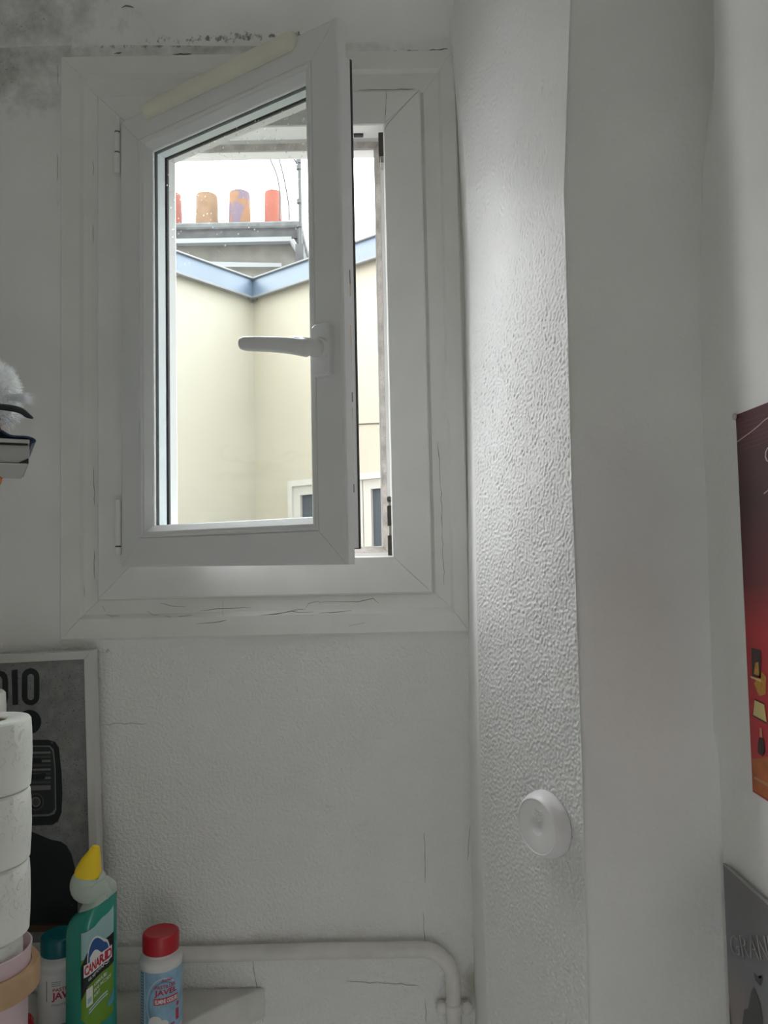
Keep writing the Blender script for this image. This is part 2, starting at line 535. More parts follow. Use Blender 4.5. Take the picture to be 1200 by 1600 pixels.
w = box('floor', LEFT_X - 0.1, 0.56, BACK_Y - 0.1, TH, -0.1, 0, 'plaster_smooth')
tag(w, 'pale floor of the small room, out of view', 'floor', kind='structure')

# ceiling with a rounded cove down to the window wall
V, Fc = [], []
prof = [(0.002, 2.388), (-0.004, 2.402), (-0.016, 2.425), (-0.045, 2.458), (-0.10, 2.488), (-0.18, 2.507), (-0.28, CEIL_Z), (BACK_Y, CEIL_Z)]
N = 14
for i in range(N + 1):
    x = LEFT_X + (0.44 - LEFT_X) * i / N
    for y, z in prof:
        V.append((x, y, z + 0.004 * math.sin(x * 9) * (1 if y > -0.2 else 0)))
for i in range(N):
    for k in range(len(prof) - 1):
        a = i * len(prof) + k
        Fc.append((a, a + 1, a + len(prof) + 1, a + len(prof)))
m_ceil = mat('plaster_ceiling', WALLC, 0.65, var=0.08, vscale=5, bump=0.15, bscale=60, bdist=0.003)
add_stain(m_ceil, (-0.62, -0.02, 2.44), (0.32, 0.12, 0.09), 20, 0.58, (0.22, 0.22, 0.19), 0.75, soft=0.45)
add_stain(m_ceil, (-0.25, -0.004, 2.402), (0.5, 0.05, 0.02), 90, 0.84, (0.09, 0.09, 0.08), 0.8, soft=0.12)
add_stain(m_ceil, (-0.62, -0.02, 2.43), (0.25, 0.12, 0.06), 150, 0.93, (0.08, 0.08, 0.07), 0.85, soft=0.10, detail=4)
ceil = obj('ceiling', V, Fc, 'plaster_ceiling', smooth=True)
tag(ceil, 'white ceiling curving down above the window with grey mould', 'ceiling', kind='structure')
box('slab', LEFT_X - 0.1, 0.6, BACK_Y - 0.1, TH, CEIL_Z + 0.08, CEIL_Z + 0.2, 'plaster_smooth', ceil)

# pier on the right of the window: narrow return, splayed rough face, flat front, then the right wall
E0 = [(697, 0), (705, 90), (712, 170), (719, 300), (725, 430), (728, 600), (730, 800), (732, 1000), (735, 1300), (743, 1600)]
E1 = [(699, 0), (710, 90), (720, 170), (729, 300), (734, 430), (738, 600), (742, 800), (746, 1000), (751, 1300), (762, 1600)]
E2 = [(891, 0), (886, 150), (881, 300), (884, 400), (888, 550), (893, 750), (899, 900), (904, 1050), (911, 1250), (913, 1350), (917, 1500), (920, 1600)]
E3 = [(1127, 0), (1117, 110), (1106, 190), (1098, 270), (1095, 380), (1096, 600), (1104, 800), (1110, 1000), (1117, 1200), (1122, 1320), (1127, 1420), (1132, 1600)]
PIER_Y, SPLAY_Y = -0.30, -0.10


def edge_pt(poly, z, Y):
    """point of an edge at height z on the plane y = Y"""
    py = 865 - (z - 1.5) * F_PX / (Y + 1.3)
    for _ in range(4):
        p = U(extend(poly, py), py, Y)
        py -= (z - p.z) * F_PX / (Y + 1.3)
    p = U(extend(poly, py), py, Y)
    return Vector((p.x, Y, z)), py


def splay_y(py):
    return -0.012 - (abs(SPLAY_Y) - 0.012) * min(1.0, max(0.0, py / 170.0)) ** 0.8 - 0.02 * max(0, (py - 900) / 700)


DZ, DX = 0.0013, 0.0013
zs = np.concatenate([np.linspace(0.0, 0.75, 12)[:-1], np.arange(0.75, 2.46, DZ), [2.49, CEIL_Z + 0.02]])
NX = 182
rows_ret, rows_spl = [], []
for z in zs:
    p0, py0 = edge_pt(E0, z, 0.0)
    y1 = splay_y(py0)
    for _ in range(6):            # depth of the return so that it stands square to the wall
        p1, py1 = edge_pt(E1, z, y1)
        y1 += (p0.x + 0.0015 - p1.x) / max(0.05, p1.x) * (y1 + 1.3)
        y1 = min(-0.012, max(-0.16, y1))
    p1, py1 = edge_pt(E1, z, y1)
    p2, _ = edge_pt(E2, z, PIER_Y)
    p2.y = PIER_Y
    rows_ret.append((p0, p1))
    rows_spl.append((p1, p2))
# return
V, Fc = [], []
zi = list(range(0, len(zs), 12)) + [len(zs) - 1]
for i in zi:
    p0, p1 = rows_ret[i]
    for t in (0, 0.35, 0.7, 0.88, 1.0):
        q = p0.lerp(p1, t)
        V.append((q.x + 0.0008 * t * (1 - t), q.y, q.z))
for r in range(len(zi) - 1):
    for k in range(4):
        a = r * 5 + k
        Fc.append((a, a + 1, a + 6, a + 5))
pier = empty('wall_pier')
tag(pier, 'white plastered pier standing right of the window with a rough splayed side', 'wall', kind='structure')
obj('return_face', V, Fc, 'plaster_smooth', pier, smooth=True)
# splayed roughcast face: real relief
ny = len(zs)
def blobs(lam, seed, an=1.0):
    return smooth_noise(ny, NX + 1, DZ, DX, lam, seed, an)


h1 = np.clip(blobs(0.0072, 3, 1.2), -0.9, 2.4) * 0.55 + np.clip(blobs(0.0050, 13, 1.2), -0.8, 2.4) * 0.5      # raised grains of roughcast
h2 = blobs(0.0036, 5)
h3 = blobs(0.0050, 8, 2.2) * (0.75 + 0.25 * np.clip(blobs(0.05, 21), -1, 1))
h4 = blobs(0.11, 9)
V = np.zeros((ny, NX + 1, 3))
for i in range(ny):
    p1, p2 = rows_spl[i]
    z = zs[i]
    rough = float(np.clip((2.0 - z) / 0.22, 0, 1))         # smoother, brushed paint higher up
    fine = float(np.clip((z - 0.72) / 0.05, 0, 1))
    d = (p2 - p1); nrm = Vector((d.y, -d.x, 0)).normalized()   # into the room, to the left
    if nrm.x > 0: nrm = -nrm
    t = np.linspace(0, 1, NX + 1)
    edge = np.clip(np.minimum(t / 0.02, (1 - t) / 0.012), 0, 1)
    hh = (h1[i] * (0.00058 + 0.00032 * min(1.0, max(0.0, (1.5 - z) / 0.3))) + h2[i] * 0.00012) * rough + h3[i] * 0.00017 * (1 - 0.6 * rough) + h4[i] * 0.0003
    hh = hh * edge * fine
    V[i, :, 0] = p1.x + d.x * t + nrm.x * hh
    V[i, :, 1] = p1.y + d.y * t + nrm.y * hh
    V[i, :, 2] = z
idx = np.arange(ny * (NX + 1)).reshape(ny, NX + 1)
Fc = np.stack([idx[:-1, :-1], idx[:-1, 1:], idx[1:, 1:], idx[1:, :-1]], -1).reshape(-1, 4)
me = bpy.data.meshes.new('splayed_face')
me.from_pydata(V.reshape(-1, 3).tolist(), [], Fc.tolist())
finish('splayed_face', me, 'roughcast', pier, smooth=True)
# front face
V, Fc = [], []
zf = np.concatenate([np.linspace(0, 0.75, 6)[:-1], np.linspace(0.75, CEIL_Z + 0.02, 60)])
NF = 16
corner = []
for i, z in enumerate(zf):
    p2, _ = edge_pt(E2, z, PIER_Y)
    p3, _ = edge_pt(E3, z, PIER_Y)
    if z < 1.25: p3.x = max(p3.x, 0.4245)
    corner.append(p3)
    for k in range(NF + 1):
        t = k / NF
        q = p2.lerp(p3, t)
        bul = -0.004 * math.sin(math.pi * t) + 0.0015 * math.sin(z * 7 + t * 5)
        rr = 0.004 * max(0, 1 - t / 0.03) if k == 0 else 0
        V.append((q.x, q.y + (bul if 0 < k < NF else 0) + rr, z))
for i in range(len(zf) - 1):
    for k in range(NF):
        a = i * (NF + 1) + k
        Fc.append((a, a + 1, a + NF + 2, a + NF + 1))
obj('front_face', V, Fc, 'plaster', pier, smooth=True)
# right wall
RX = 0.424
ys = [PIER_Y, -0.306, -0.316, -0.335, -0.37, -0.42, -0.50, -0.8, -1.2, BACK_Y - 0.02]
V, Fc = [], []
for i, z in enumerate(zf):
    cx = corner[i].x
    for k, y in enumerate(ys):
        t = min(1.0, (PIER_Y - y) / 0.09)
        s = t * t * (3 - 2 * t)
        V.append((cx + (RX - cx) * s , y, z))
n = len(ys)
for i in range(len(zf) - 1):
    for k in range(n - 1):
        a = i * n + k
        Fc.append((a, a + 1, a + n + 1, a + n))
wr = obj('wall_right', V, Fc, 'plaster', smooth=True)
tag(wr, 'white side wall at the right carrying the posters', 'wall', kind='structure')
wb = box('backing', 0.47, 0.56, BACK_Y - 0.1, TH, 0, CEIL_Z + 0.1, 'plaster_smooth', wr)
box('pier_backing', 0.30, 0.47, -0.05, TH, 0, CEIL_Z + 0.1, 'plaster_smooth', pier)
# ------------------------------------------------------------------ window: wooden casing, pvc frame
cx0, cz1 = U(94, 88, -0.012).x, U(94, 87, -0.012).z
cz0 = U(400, 996, -0.012).z
cx1 = U(733, 900, -0.012).x
casing = empty('trim_1', (0, 0, 0))
tag(casing, 'cracked white painted wooden casing boards around the window frame', 'window casing', kind='structure')
b = 0.0
rings = [(cx0, cx1, cz0, cz1, 0.002), (cx0, cx1, cz0, cz1, -0.008), (cx0 + 0.003, cx1 - 0.003, cz0 + 0.004, cz1 - 0.003, -0.012),
         (cx0 + 0.034, cx1 - 0.026, cz0 + 0.036, cz1 - 0.036, -0.0145), (cx0 + 0.040, cx1 - 0.031, cz0 + 0.043, cz1 - 0.042, -0.009),
         (FX0 - 0.001, FX1 + 0.006, FZ0 - 0.001, FZ1 + 0.001, -0.008), (FX0 + 0.004, FX1 - 0.004, FZ0 + 0.004, FZ1 - 0.004, 0.002)]
mitred('casing_board', rings, 'paint_trim', casing)

frame = empty('window_1', (0, 0, 0))
tag(frame, 'white plastic window frame fixed in the wall, its opening half uncovered', 'window frame', kind='structure')
G = 0.0015


def lip(d, y): return (LX0 - d, LX1 + d, LZ0 - d, LZ1 + d, y)


FY = -0.020
rings = [(FX0, FX1, FZ0, FZ1, -0.0005), (FX0, FX1, FZ0, FZ1, FY + 0.004), (FX0 + 0.003, FX1 - 0.003, FZ0 + 0.003, FZ1 - 0.003, FY),
         lip(0.002, FY), lip(0, FY + 0.002), lip(0, 0.022), lip(-0.006, 0.024), lip(-0.006, 0.030), lip(-CS, 0.031), lip(-CS, 0.058), lip(-CS + 0.004, 0.062),
         lip(0.003, 0.062), lip(0.003, -0.0005)]
mitred('frame_member', rings, 'pvc_dirty', frame)
# soiled rebate strip and seal
rings = [lip(-0.0062, 0.0235), lip(-0.0145, 0.0295), lip(-0.0145, 0.0310), lip(-0.0060, 0.0305)]
mitred('seal', rings, 'pvc_grime', frame)
rings = [lip(-0.0005, 0.0100), lip(-0.0010, 0.0100), lip(-0.0010, 0.0218), lip(-0.0005, 0.0218)]
# closing hardware on the right jamb
kx = LX1
for (pa, pb) in (((601, 212), (601, 250)),):
    z1, z0 = U(*pa, 0.0).z, U(*pb, 0.0).z
    k = box('keeper', kx - 0.0085, kx + 0.001, -0.012, 0.010, z0, z1, 'metal_dark', frame, bevel=0.0015)
    box('screw_plate', kx - 0.006, kx + 0.001, -0.014, 0.012, z0 - 0.012, z0, 'metal_steel', frame, bevel=0.001)
zt, zb = U(613, 776, 0.0).z, U(613, 868, 0.0).z
hh = zt - zb
box('keeper', kx - 0.007, kx + 0.001, -0.014, 0.008, zb, zb + hh * 0.34, 'metal_dark', frame, bevel=0.0012)
box('screw_plate', kx - 0.005, kx + 0.001, -0.014, 0.006, zb + hh * 0.34, zb + hh * 0.50, 'metal_steel', frame, bevel=0.001)
box('keeper', kx - 0.007, kx + 0.001, -0.014, 0.008, zb + hh * 0.50, zb + hh * 0.84, 'metal_dark', frame, bevel=0.0012)
box('screw_plate', kx - 0.005, kx + 0.001, -0.012, 0.006, zb + hh * 0.84, zb + hh * 0.90, 'metal_steel', frame, bevel=0.001)
box('keeper', kx - 0.007, kx + 0.001, -0.014, 0.008, zb + hh * 0.90, zt, 'metal_dark', frame, bevel=0.003)
# drainage slot in the head
ps = U(560, 214, 0.015)
box('slot_cap', ps.x - 0.008, ps.x + 0.0085, 0.006, 0.015, LZ1 - 0.003, LZ1 + 0.001, 'rubber', frame, bevel=0.001)
# outside sill
box('outer_sill', HX0 - 0.05, HX1 + 0.05, TH - 0.02, TH + 0.06, HZ0 - 0.05, HZ0 - 0.005, 'zinc', frame)

# ------------------------------------------------------------------ the open sash
SA = 0.5749
SW, SH = 0.4545, 0.7509
SHX, SHY, SHZ = -0.4283, -0.035, 1.5 - 0.0138
sash = empty('window_sash', (SHX, SHY, SHZ), -SA)
tag(sash, 'white plastic window sash standing open into the room with lever handle', 'window')
SM = Matrix.Translation((SHX, SHY, SHZ)) @ Matrix.Rotation(-SA, 4, 'Z')
SMI = SM.inverted()


def SL(px, py, off=0.0):
    """pixel -> sash coordinates on the plane y_local = off"""
    o = SMI @ EYE
    d = SMI.to_3x3() @ ray(px, py)
    return o + d * ((off - o.y) / d.y)


prof = [(0.0, 0.004), (0.0012, 0.0012), (0.004, 0.0), (0.0455, 0.0), (0.0462, 0.0008), (0.0462, 0.034), (0.0462, 0.0425), (0.066, 0.0425),
        (0.067, 0.044), (0.067, 0.060), (0.064, 0.064), (0.024, 0.064), (0.022, 0.062), (0.022, 0.018), (0.0, 0.018)]
mitred('rail', inset(0, SW, 0, SH, prof), 'pvc', sash, names=['rail', 'stile', 'rail', 'stile'])
prof = [(0.0466, 0.017), (0.0466, 0.0004), (0.0480, -0.0008), (0.0505, -0.0008), (0.0525, 0.0008), (0.0560, 0.0014), (0.0655, 0.0120), (0.0662, 0.0135), (0.0662, 0.017)]
mitred('glazing_bead', inset(0, SW, 0, SH, prof), 'pvc', sash, gap=0.0002)
mitred('bead_seal', inset(0, SW, 0, SH, [(0.060, 0.0170), (0.0664, 0.0168), (0.0664, 0.0179), (0.060, 0.0179)]), 'rubber', sash, gap=0)
mitred('spacer_bar', inset(0, SW, 0, SH, [(0.055, 0.0225), (0.0672, 0.0225), (0.0672, 0.0375), (0.055, 0.0375)]), 'spacer_alu', sash, gap=0)
mitred('outer_seal', inset(0, SW, 0, SH, [(0.060, 0.0420), (0.0678, 0.0420), (0.0678, 0.0455), (0.060, 0.0455)]), 'rubber', sash, gap=0)
mitred('weather_strip', inset(0, SW, 0, SH, [(0.0208, 0.0605), (0.0225, 0.0595), (0.0225, 0.0643), (0.0210, 0.0640)]), 'rubber', sash, gap=0)
mitred('flange_seal', inset(0, SW, 0, SH, [(0.006, 0.0178), (0.012, 0.0178), (0.011, 0.0215), (0.008, 0.0215)]), 'rubber', sash, gap=0)
box('inner_glass', 0.05, SW - 0.05, 0.0180, 0.0220, 0.05, SH - 0.05, 'glass_clean', sash)
box('outer_glass', 0.05, SW - 0.05, 0.0380, 0.0420, 0.05, SH - 0.05, 'glass_spotted', sash)
# locking strip on the free edge
fx = SW - 0.022
lock = box('locking_strip', fx - 0.0005, fx + 0.0022, 0.026, 0.046, 0.04, SH - 0.04, 'pvc_dirty', sash)
for py, hgt, mname in ((428, 0.022, 'metal_dark'), (447, 0.018, 'brass'), (520, 0.03, 'brass'), (560, 0.06, 'metal_steel'), (618, 0.014, 'metal_dark'), (690, 0.10, 'metal_steel'), (762, 0.012, 'metal_dark')):
    zz = SL(548, py, 0.035).z
    box('lock_plate', fx + 0.001, fx + 0.0042, 0.022, 0.046, zz - hgt / 2, zz + hgt / 2, mname, lock, bevel=0.0006)
# handle
hb = SL(508, 549, 0.0)
handle = empty('handle'); handle.parent = sash; handle.location = (hb.x, 0, hb.z)
bw, bh, bt = 0.0145, 0.036, 0.0125
V, Fc = [], []
out = [(-bw, -bh + 0.003), (-bw + 0.004, -bh), (bw - 0.004, -bh), (bw, -bh + 0.003), (bw, bh - 0.003), (bw - 0.004, bh), (-bw + 0.004, bh), (-bw, bh - 0.003)]
for (sc_, y) in ((1.0, 0.0), (1.0, -bt + 0.003), (0.86, -bt)):
    for x, z in out: V.append((x * sc_, y, z * (sc_ if sc_ == 1 else 0.93)))
for k in range(2):
    for i in range(8):
        j = (i + 1) % 8
        Fc.append((k * 8 + i, k * 8 + j, k * 8 + 8 + j, k * 8 + 8 + i))
Fc.append(tuple(range(16, 24)))
obj('base_plate', V, Fc, 'pvc', handle)
lathe('boss', [(0.0150, 0.0), (0.0150, 0.006), (0.0135, 0.008)], 'pvc', handle, seg=28, center=(0, -bt + 0.001, 0), axis=(0, -1, 0))
hv = Vector((hb.x, 0, hb.z))
pts = [Vector((0.001, -bt + 0.002, 0)), Vector((0.0, -0.023, 0)), Vector((-0.005, -0.034, 0.0005)), Vector((-0.015, -0.043, 0.002)), SL(478, 544, -0.0500) - hv, SL(455, 540.5, -0.053) - hv, SL(430, 538.5, -0.053) - hv, SL(402, 537.5, -0.053) - hv, SL(377, 537, -0.052) - hv]
sp = spline(pts, 6)
rr = np.interp(np.linspace(0, 1, len(sp)), [0, 0.2, 0.38, 0.5, 0.62, 0.8, 0.97, 1.0], [0.0118, 0.0118, 0.0118, 0.0116, 0.0110, 0.0104, 0.0100, 0.0080]).tolist()
tube('lever', sp, rr, 'pvc', handle, seg=18, flat=0.72, upv=(0, 0, 1), smooth=True)
# yellowed half-round strip on the top rail
a_, b_ = SL(231, 170, 0.0), SL(464, 66, 0.0)
zc = (a_.z + b_.z) / 2
V, Fc = [], []
ns = 10
xs_ = np.concatenate([[a_.x], np.linspace(a_.x + 0.002, b_.x - 0.012, 8), b_.x - 0.012 + 0.012 * np.sin(np.linspace(0.2, math.pi / 2, 6))])
for x in xs_:
    q = min(1.0, max(0.0, (b_.x - x) / 0.012)); wz = 0.0145 * math.sqrt(max(0.02, 1 - (1 - q) ** 2)) if q < 1 else 0.0145
    for k in range(ns + 1):
        a = math.pi * k / ns
        V.append((x, -0.0005 - 0.0125 * math.sin(a) * (wz / 0.0145) ** 0.4, zc - wz * math.cos(a)))
for i in range(len(xs_) - 1):
    for k in range(ns):
        c = i * (ns + 1) + k
        Fc.append((c, c + 1, c + ns + 2, c + ns + 1))
Fc.append(tuple(range(ns + 1))); Fc.append(tuple((len(xs_) - 1) * (ns + 1) + k for k in range(ns + 1)))
st = obj('half_round_strip', V, Fc, 'pvc_yellowed', sash, smooth='auto')
st['label'] = 'yellowed half-round plastic strip along the top rail'
nb = SL(449, 66, -0.009)
tube('end_clip', [(nb.x, -0.0095, zc - 0.004), (nb.x + 0.004, -0.0102, zc - 0.002), (nb.x + 0.005, -0.0092, zc + 0.005), (nb.x + 0.001, -0.0062, zc + 0.0085)], 0.0007, 'crack', st, seg=6)
# hinges on the left edge (knuckles turn about the pin, plate on the frame)
for (pt, pb, marks) in ((183, 274, (0.28, 0.63)), (780, 868, (0.84,))):
    zt, zb = U(181, pt, -0.03).z - SHZ, U(181, pb, -0.03).z - SHZ
    hin = empty('hinge'); hin.parent = sash; hin.location = (-0.0055, -0.001, zb)
    L = zt - zb
    cuts = [0.0] + sorted(1 - m_ for m_ in marks) + [1.0]
    for i in range(len(cuts) - 1):
        z0, z1 = cuts[i] * L + 0.0006, cuts[i + 1] * L - 0.0006
        lathe('knuckle', [(0.0040, z0), (0.0052, z0 + 0.001), (0.0052, z1 - 0.001), (0.0040, z1)], 'pvc_dirty', hin, seg=20)
    lathe('pin', [(0.0046, 0.001), (0.0046, L - 0.001)], 'metal_dark', hin, seg=14)

# ------------------------------------------------------------------ cracks and gaps in the paint (open seams with depth of their own)
def crack(pix, parent, wpx=1.2, Y=-0.0125, m='crack'):
    P = [U(x, y, Y) for x, y in pix]
    V, Fc = [], []
    for i, p in enumerate(P):
        t = (P[min(i + 1, len(P) - 1)] - P[max(i - 1, 0)]).normalized()
        nrm = Vector((-t.z, 0, t.x))
        ww = wpx * 0.00054 * (0.35 if i in (0, len(P) - 1) else random.uniform(0.6, 1.25))
        V.append(p + nrm * ww); V.append(p - nrm * ww)
    for i in range(len(P) - 1):
        Fc.append((2 * i, 2 * i + 2, 2 * i + 3, 2 * i + 1))
    return obj('paint_crack', V, Fc, m, parent)


def jag(x0, y0, x1, y1, n, amp):
    return [(x0 + (x1 - x0) * i / n + (random.uniform(-amp, amp) if 0 < i < n else 0), y0 + (y1 - y0) * i / n + (random.uniform(-amp, amp) if 0 < i < n else 0)) for i in range(n + 1)]


cw = -0.0150
for seg_ in ([(250, 942), (258, 944), (268, 947), (290, 948)], [(160, 946), (164, 955)], [(166, 960), (175, 963), (188, 962)], [(230, 955), (240, 961), (250, 961)],
             [(256, 962), (270, 965), (285, 963), (300, 961)], [(306, 975), (340, 972), (372, 965)], [(348, 940), (349, 968)], [(395, 962), (430, 960), (455, 955), (468, 957), (490, 956)],
             [(420, 960), (440, 958), (462, 953), (478, 952)], [(478, 950), (482, 943), (498, 939), (500, 944)], [(498, 941), (530, 940), (560, 940), (583, 935), (592, 943)], [(498, 958), (520, 957), (550, 954)],
             [(545, 978), (570, 973)], [(312, 955), (340, 951), (372, 950), (392, 949)]):
    crack(seg_, casing, 0.95, cw + 0.001)
for seg_ in (jag(684, 690, 688, 760, 7, 1.2), jag(688, 760, 691, 830, 7, 1.5), jag(691, 830, 694, 915, 8, 1.0), jag(146, 730, 148, 790, 6, 0.8), jag(147, 860, 148, 905, 5, 0.8), jag(131, 915, 132, 932, 3, 0.6),
             jag(146, 250, 146, 275, 4, 0.6), jag(145, 350, 146, 380, 4, 0.6)):
    crack(seg_, casing, 0.8, -0.0105)
for seg_ in (jag(90, 240, 90, 283, 5, 0.6), [(90, 313), (90.5, 322)], jag(90, 100, 90, 135, 4, 0.5), jag(115, 33, 108, 84, 6, 1.2), jag(125, 0, 134, 18, 4, 0.8), jag(375, 0, 372, 20, 3, 0.6),
             jag(160, 1132, 230, 1130, 8, 1.5), jag(663, 1300, 664, 1380, 8, 0.7), jag(661, 1425, 664, 1472, 5, 0.8), jag(541, 1533, 655, 1540, 12, 1.5), jag(664, 1560, 666, 1599, 5, 0.7), jag(395, 1500, 402, 1547, 5, 1.0),
             jag(407, 1548, 411, 1599, 5, 0.8), jag(735, 1290, 730, 1345, 5, 1.0)):
    crack(seg_, wall_w, 0.7, -0.0006 if seg_[0][1] > 25 else -0.001)
for seg_ in ([(190, 12), (196, 9), (204, 10), (209, 12)],):
    crack(seg_, ceil, 2.2, -0.035)
for seg_ in (jag(614, 80, 624, 81, 3, 0.4), jag(634, 80, 654, 79, 4, 0.6), jag(664, 79, 700, 76, 6, 0.8), jag(178, 84, 190, 82, 3, 0.6), jag(270, 85, 300, 84, 5, 0.6)):
    crack(seg_, casing, 2.2, -0.0085, 'grime')
crack([(598, 208), (606, 193), (655, 140)], frame, 0.7, FY - 0.0004)
crack(jag(603, 142, 602, 190, 6, 0.8), frame, 0.9, FY - 0.0004)
crack(jag(560, 141, 648, 139, 8, 0.4), frame, 1.4, FY - 0.0004)

# ------------------------------------------------------------------ courtyard outside
DC = 6.2                                     # distance of the inner corner
Pc = U(395, 437, DC - 1.3)
ZT = Pc.z                                    # top of the zinc coping
Pl = UZ(272, 393, ZT)
Pr = UZ(588, 369, ZT)
dl = (Pl - Pc); dl.z = 0; dl.normalize()
dr = (Pr - Pc); dr.z = 0; dr.normalize()
nl = Vector((dl.y, -dl.x, 0)); nl = nl if nl.y < 0 else -nl       # facing us
nr = Vector((dr.y, -dr.x, 0)); nr = nr if nr.y < 0 else -nr
ZB = ZT - 0.165                              # lower edge of the zinc
ZG = -6.0


def wall_run(name, c, d, n, length, m, label, seams):
    o = empty(name)
    tag(o, label, 'wall', kind='structure')
    a, b = Vector((c.x, c.y, 0)), Vector((c.x, c.y, 0)) + d * length
    back = -n * 0.35
    V = [(p.x, p.y, z) for z in (ZG, ZB) for p in (a, b, b + back, a + back)]
    Fc = [(0, 1, 5, 4), (1, 2, 6, 5), (2, 3, 7, 6), (3, 0, 4, 7), (4, 5, 6, 7)]
    obj('rendered_face', V, Fc, m, o)
    # coping: sheets of zinc standing proud, sloping back
    st_ = [0.0] + seams + [length]
    for i in range(len(st_) - 1):
        p, q = a + d * (st_[i] + (0.006 if i else 0)), a + d * (st_[i + 1] - 0.006)
        V = []
        for r in (p, q):
            V += [r + n * 0.05 + Vector((0, 0, ZB)), r + n * 0.015 + Vector((0, 0, ZT - 0.015)), r + n * 0.015 + Vector((0, 0, ZT)), r - n * 0.30 + Vector((0, 0, ZT - 0.01)), r - n * 0.30 + Vector((0, 0, ZB))]
        Fc = [(k, (k + 1) % 5, (k + 1) % 5 + 5, k + 5) for k in range(5)] + [(0, 1, 2, 3, 4), (5, 6, 7, 8, 9)]
        obj('coping_sheet', V, Fc, 'zinc', o)
    V1 = []
    obj('coping_lip', *tube_vf([a + n * 0.02 + Vector((0, 0, ZT)), b + n * 0.02 + Vector((0, 0, ZT))], 0.010, 6), 'zinc_edge', o)
    obj('drip_edge', *tube_vf([a + n * 0.045 + Vector((0, 0, ZB - 0.008)), b + n * 0.045 + Vector((0, 0, ZB - 0.008))], 0.014, 6), 'zinc_edge', o)
    return o


wl = wall_run('wall_courtyard_left', Pc, dl, nl, 3.2, 'cream_render', 'cream rendered courtyard wall with zinc coping, seen left of the corner', [1.9])
sp_r = UP(556, 400, Pc, nr)
wrr = wall_run('wall_courtyard_right', Pc, dr, nr, 5.0, 'cream_render_right', 'cream rendered courtyard wall with zinc coping, right of the corner', [(sp_r - Pc).dot(dr)])
# torn flashing under the corner
p0 = UP(392, 468, Pc, nr); p1 = UP(409, 480, Pc, nr)
obj('loose_flashing', [p0 + nr * 0.06, UP(404, 466, Pc, nr) + nr * 0.06, p1 + nr * 0.1, UP(399, 476, Pc, nr) + nr * 0.03, UP(396, 474, Pc, nr) + nr * 0.02], [(0, 1, 2, 3, 4)], 'zinc_edge', wrr)
# ledge and stain seam low on the right wall
for (pa, pb, t_) in (((553, 663), (602, 661), 0.004),):
    a, b = UP(*pa, Pc, nr) + nr * 0.003, UP(*pb, Pc, nr) + nr * 0.003
    obj('render_seam', *tube_vf([a, b], t_, 6), 'cement', wrr)
# neighbour's window on the right wall
win2 = empty('window_2')
tag(win2, 'white framed neighbour window low on the courtyard wall', 'window', kind='structure')


def onr(px, py, off=0.0):
    p = UP(px, py, Pc + nr * off, nr)
    return (p - Pc).dot(dr), p.z


def rbox(name, s0, s1, z0, z1, o0, o1, m, parent):
    base = Vector((Pc.x, Pc.y, 0))
    V = []
    for z in (z0, z1):
        for s, o in ((s0, o0), (s1, o0), (s1, o1), (s0, o1)):
            q = base + dr * s + nr * o
            V.append((q.x, q.y, z))
    return obj(name, V, box_vf(0, 1, 0, 1, 0, 1)[1], m, parent)


sL, zT2 = onr(452, 752, 0.03)
sR = sL + 1.12
zB2 = zT2 - 1.3
sI, zI = onr(476, 772, 0.03)
sM0, _ = onr(561, 800, 0.03); sM1, _ = onr(574, 800, 0.03)
fw_ = 0.045
rbox('frame_jamb', sL, sL + fw_, zB2, zT2, -0.1, 0.05, 'far_frame', win2)
rbox('frame_jamb', sR - fw_, sR, zB2, zT2, -0.1, 0.05, 'far_frame', win2)
rbox('frame_head', sL + fw_, sR - fw_, zT2 - fw_, zT2, -0.1, 0.05, 'far_frame', win2)
rbox('frame_sill', sL + fw_, sR - fw_, zB2, zB2 + fw_, -0.1, 0.07, 'far_frame', win2)
for (u0, u1) in ((sL + fw_, (sM0 + sM1) / 2 - 0.004), ((sM0 + sM1) / 2 + 0.004, sR - fw_)):
    ew = 0.07
    rbox('casement_stile', u0, u0 + ew, zB2 + fw_, zT2 - fw_, -0.05, 0.03, 'far_frame', win2)
    rbox('casement_stile', u1 - ew, u1, zB2 + fw_, zT2 - fw_, -0.05, 0.03, 'far_frame', win2)
    rbox('casement_rail', u0 + ew, u1 - ew, zT2 - fw_ - ew, zT2 - fw_, -0.05, 0.03, 'far_frame', win2)
    rbox('casement_rail', u0 + ew, u1 - ew, zB2 + fw_, zB2 + fw_ + ew, -0.05, 0.03, 'far_frame', win2)
    rbox('pane', u0 + ew, u1 - ew, zB2 + fw_ + ew, zT2 - fw_ - ew, 0.003, 0.008, 'far_curtain', win2)

# chimney stack beyond the wall
chim = empty('chimney_stack')
tag(chim, 'grey cement chimney stack with four clay pots behind the courtyard walls', 'chimney')
CY = 9.5 - 1.3


def C(px, py, dy=0.0): return U(px, py, CY + dy)


capL, capR, capT, capB = -3.2, C(471, 345).x, C(380, 345).z, C(380, 357).z
body_b = ZG + 0.001
box('chimney_body', capL + 0.08, C(468, 380).x - 0.02, CY + 0.05, CY + 1.0, body_b, capB, 'cement', chim)
box('chimney_cap', capL, capR, CY, CY + 1.1, capB, capT, 'cement_cap', chim, bevel=0.03)
box('cap_shadow_course', capL + 0.05, capR - 0.03, CY + 0.03, CY + 1.02, C(380, 372).z, capB, 'cement_dark', chim)
box('flashing_band', capL, C(456, 376).x, CY - 0.06, CY + 0.04, C(380, 381).z, C(380, 374).z, 'zinc_edge', chim)
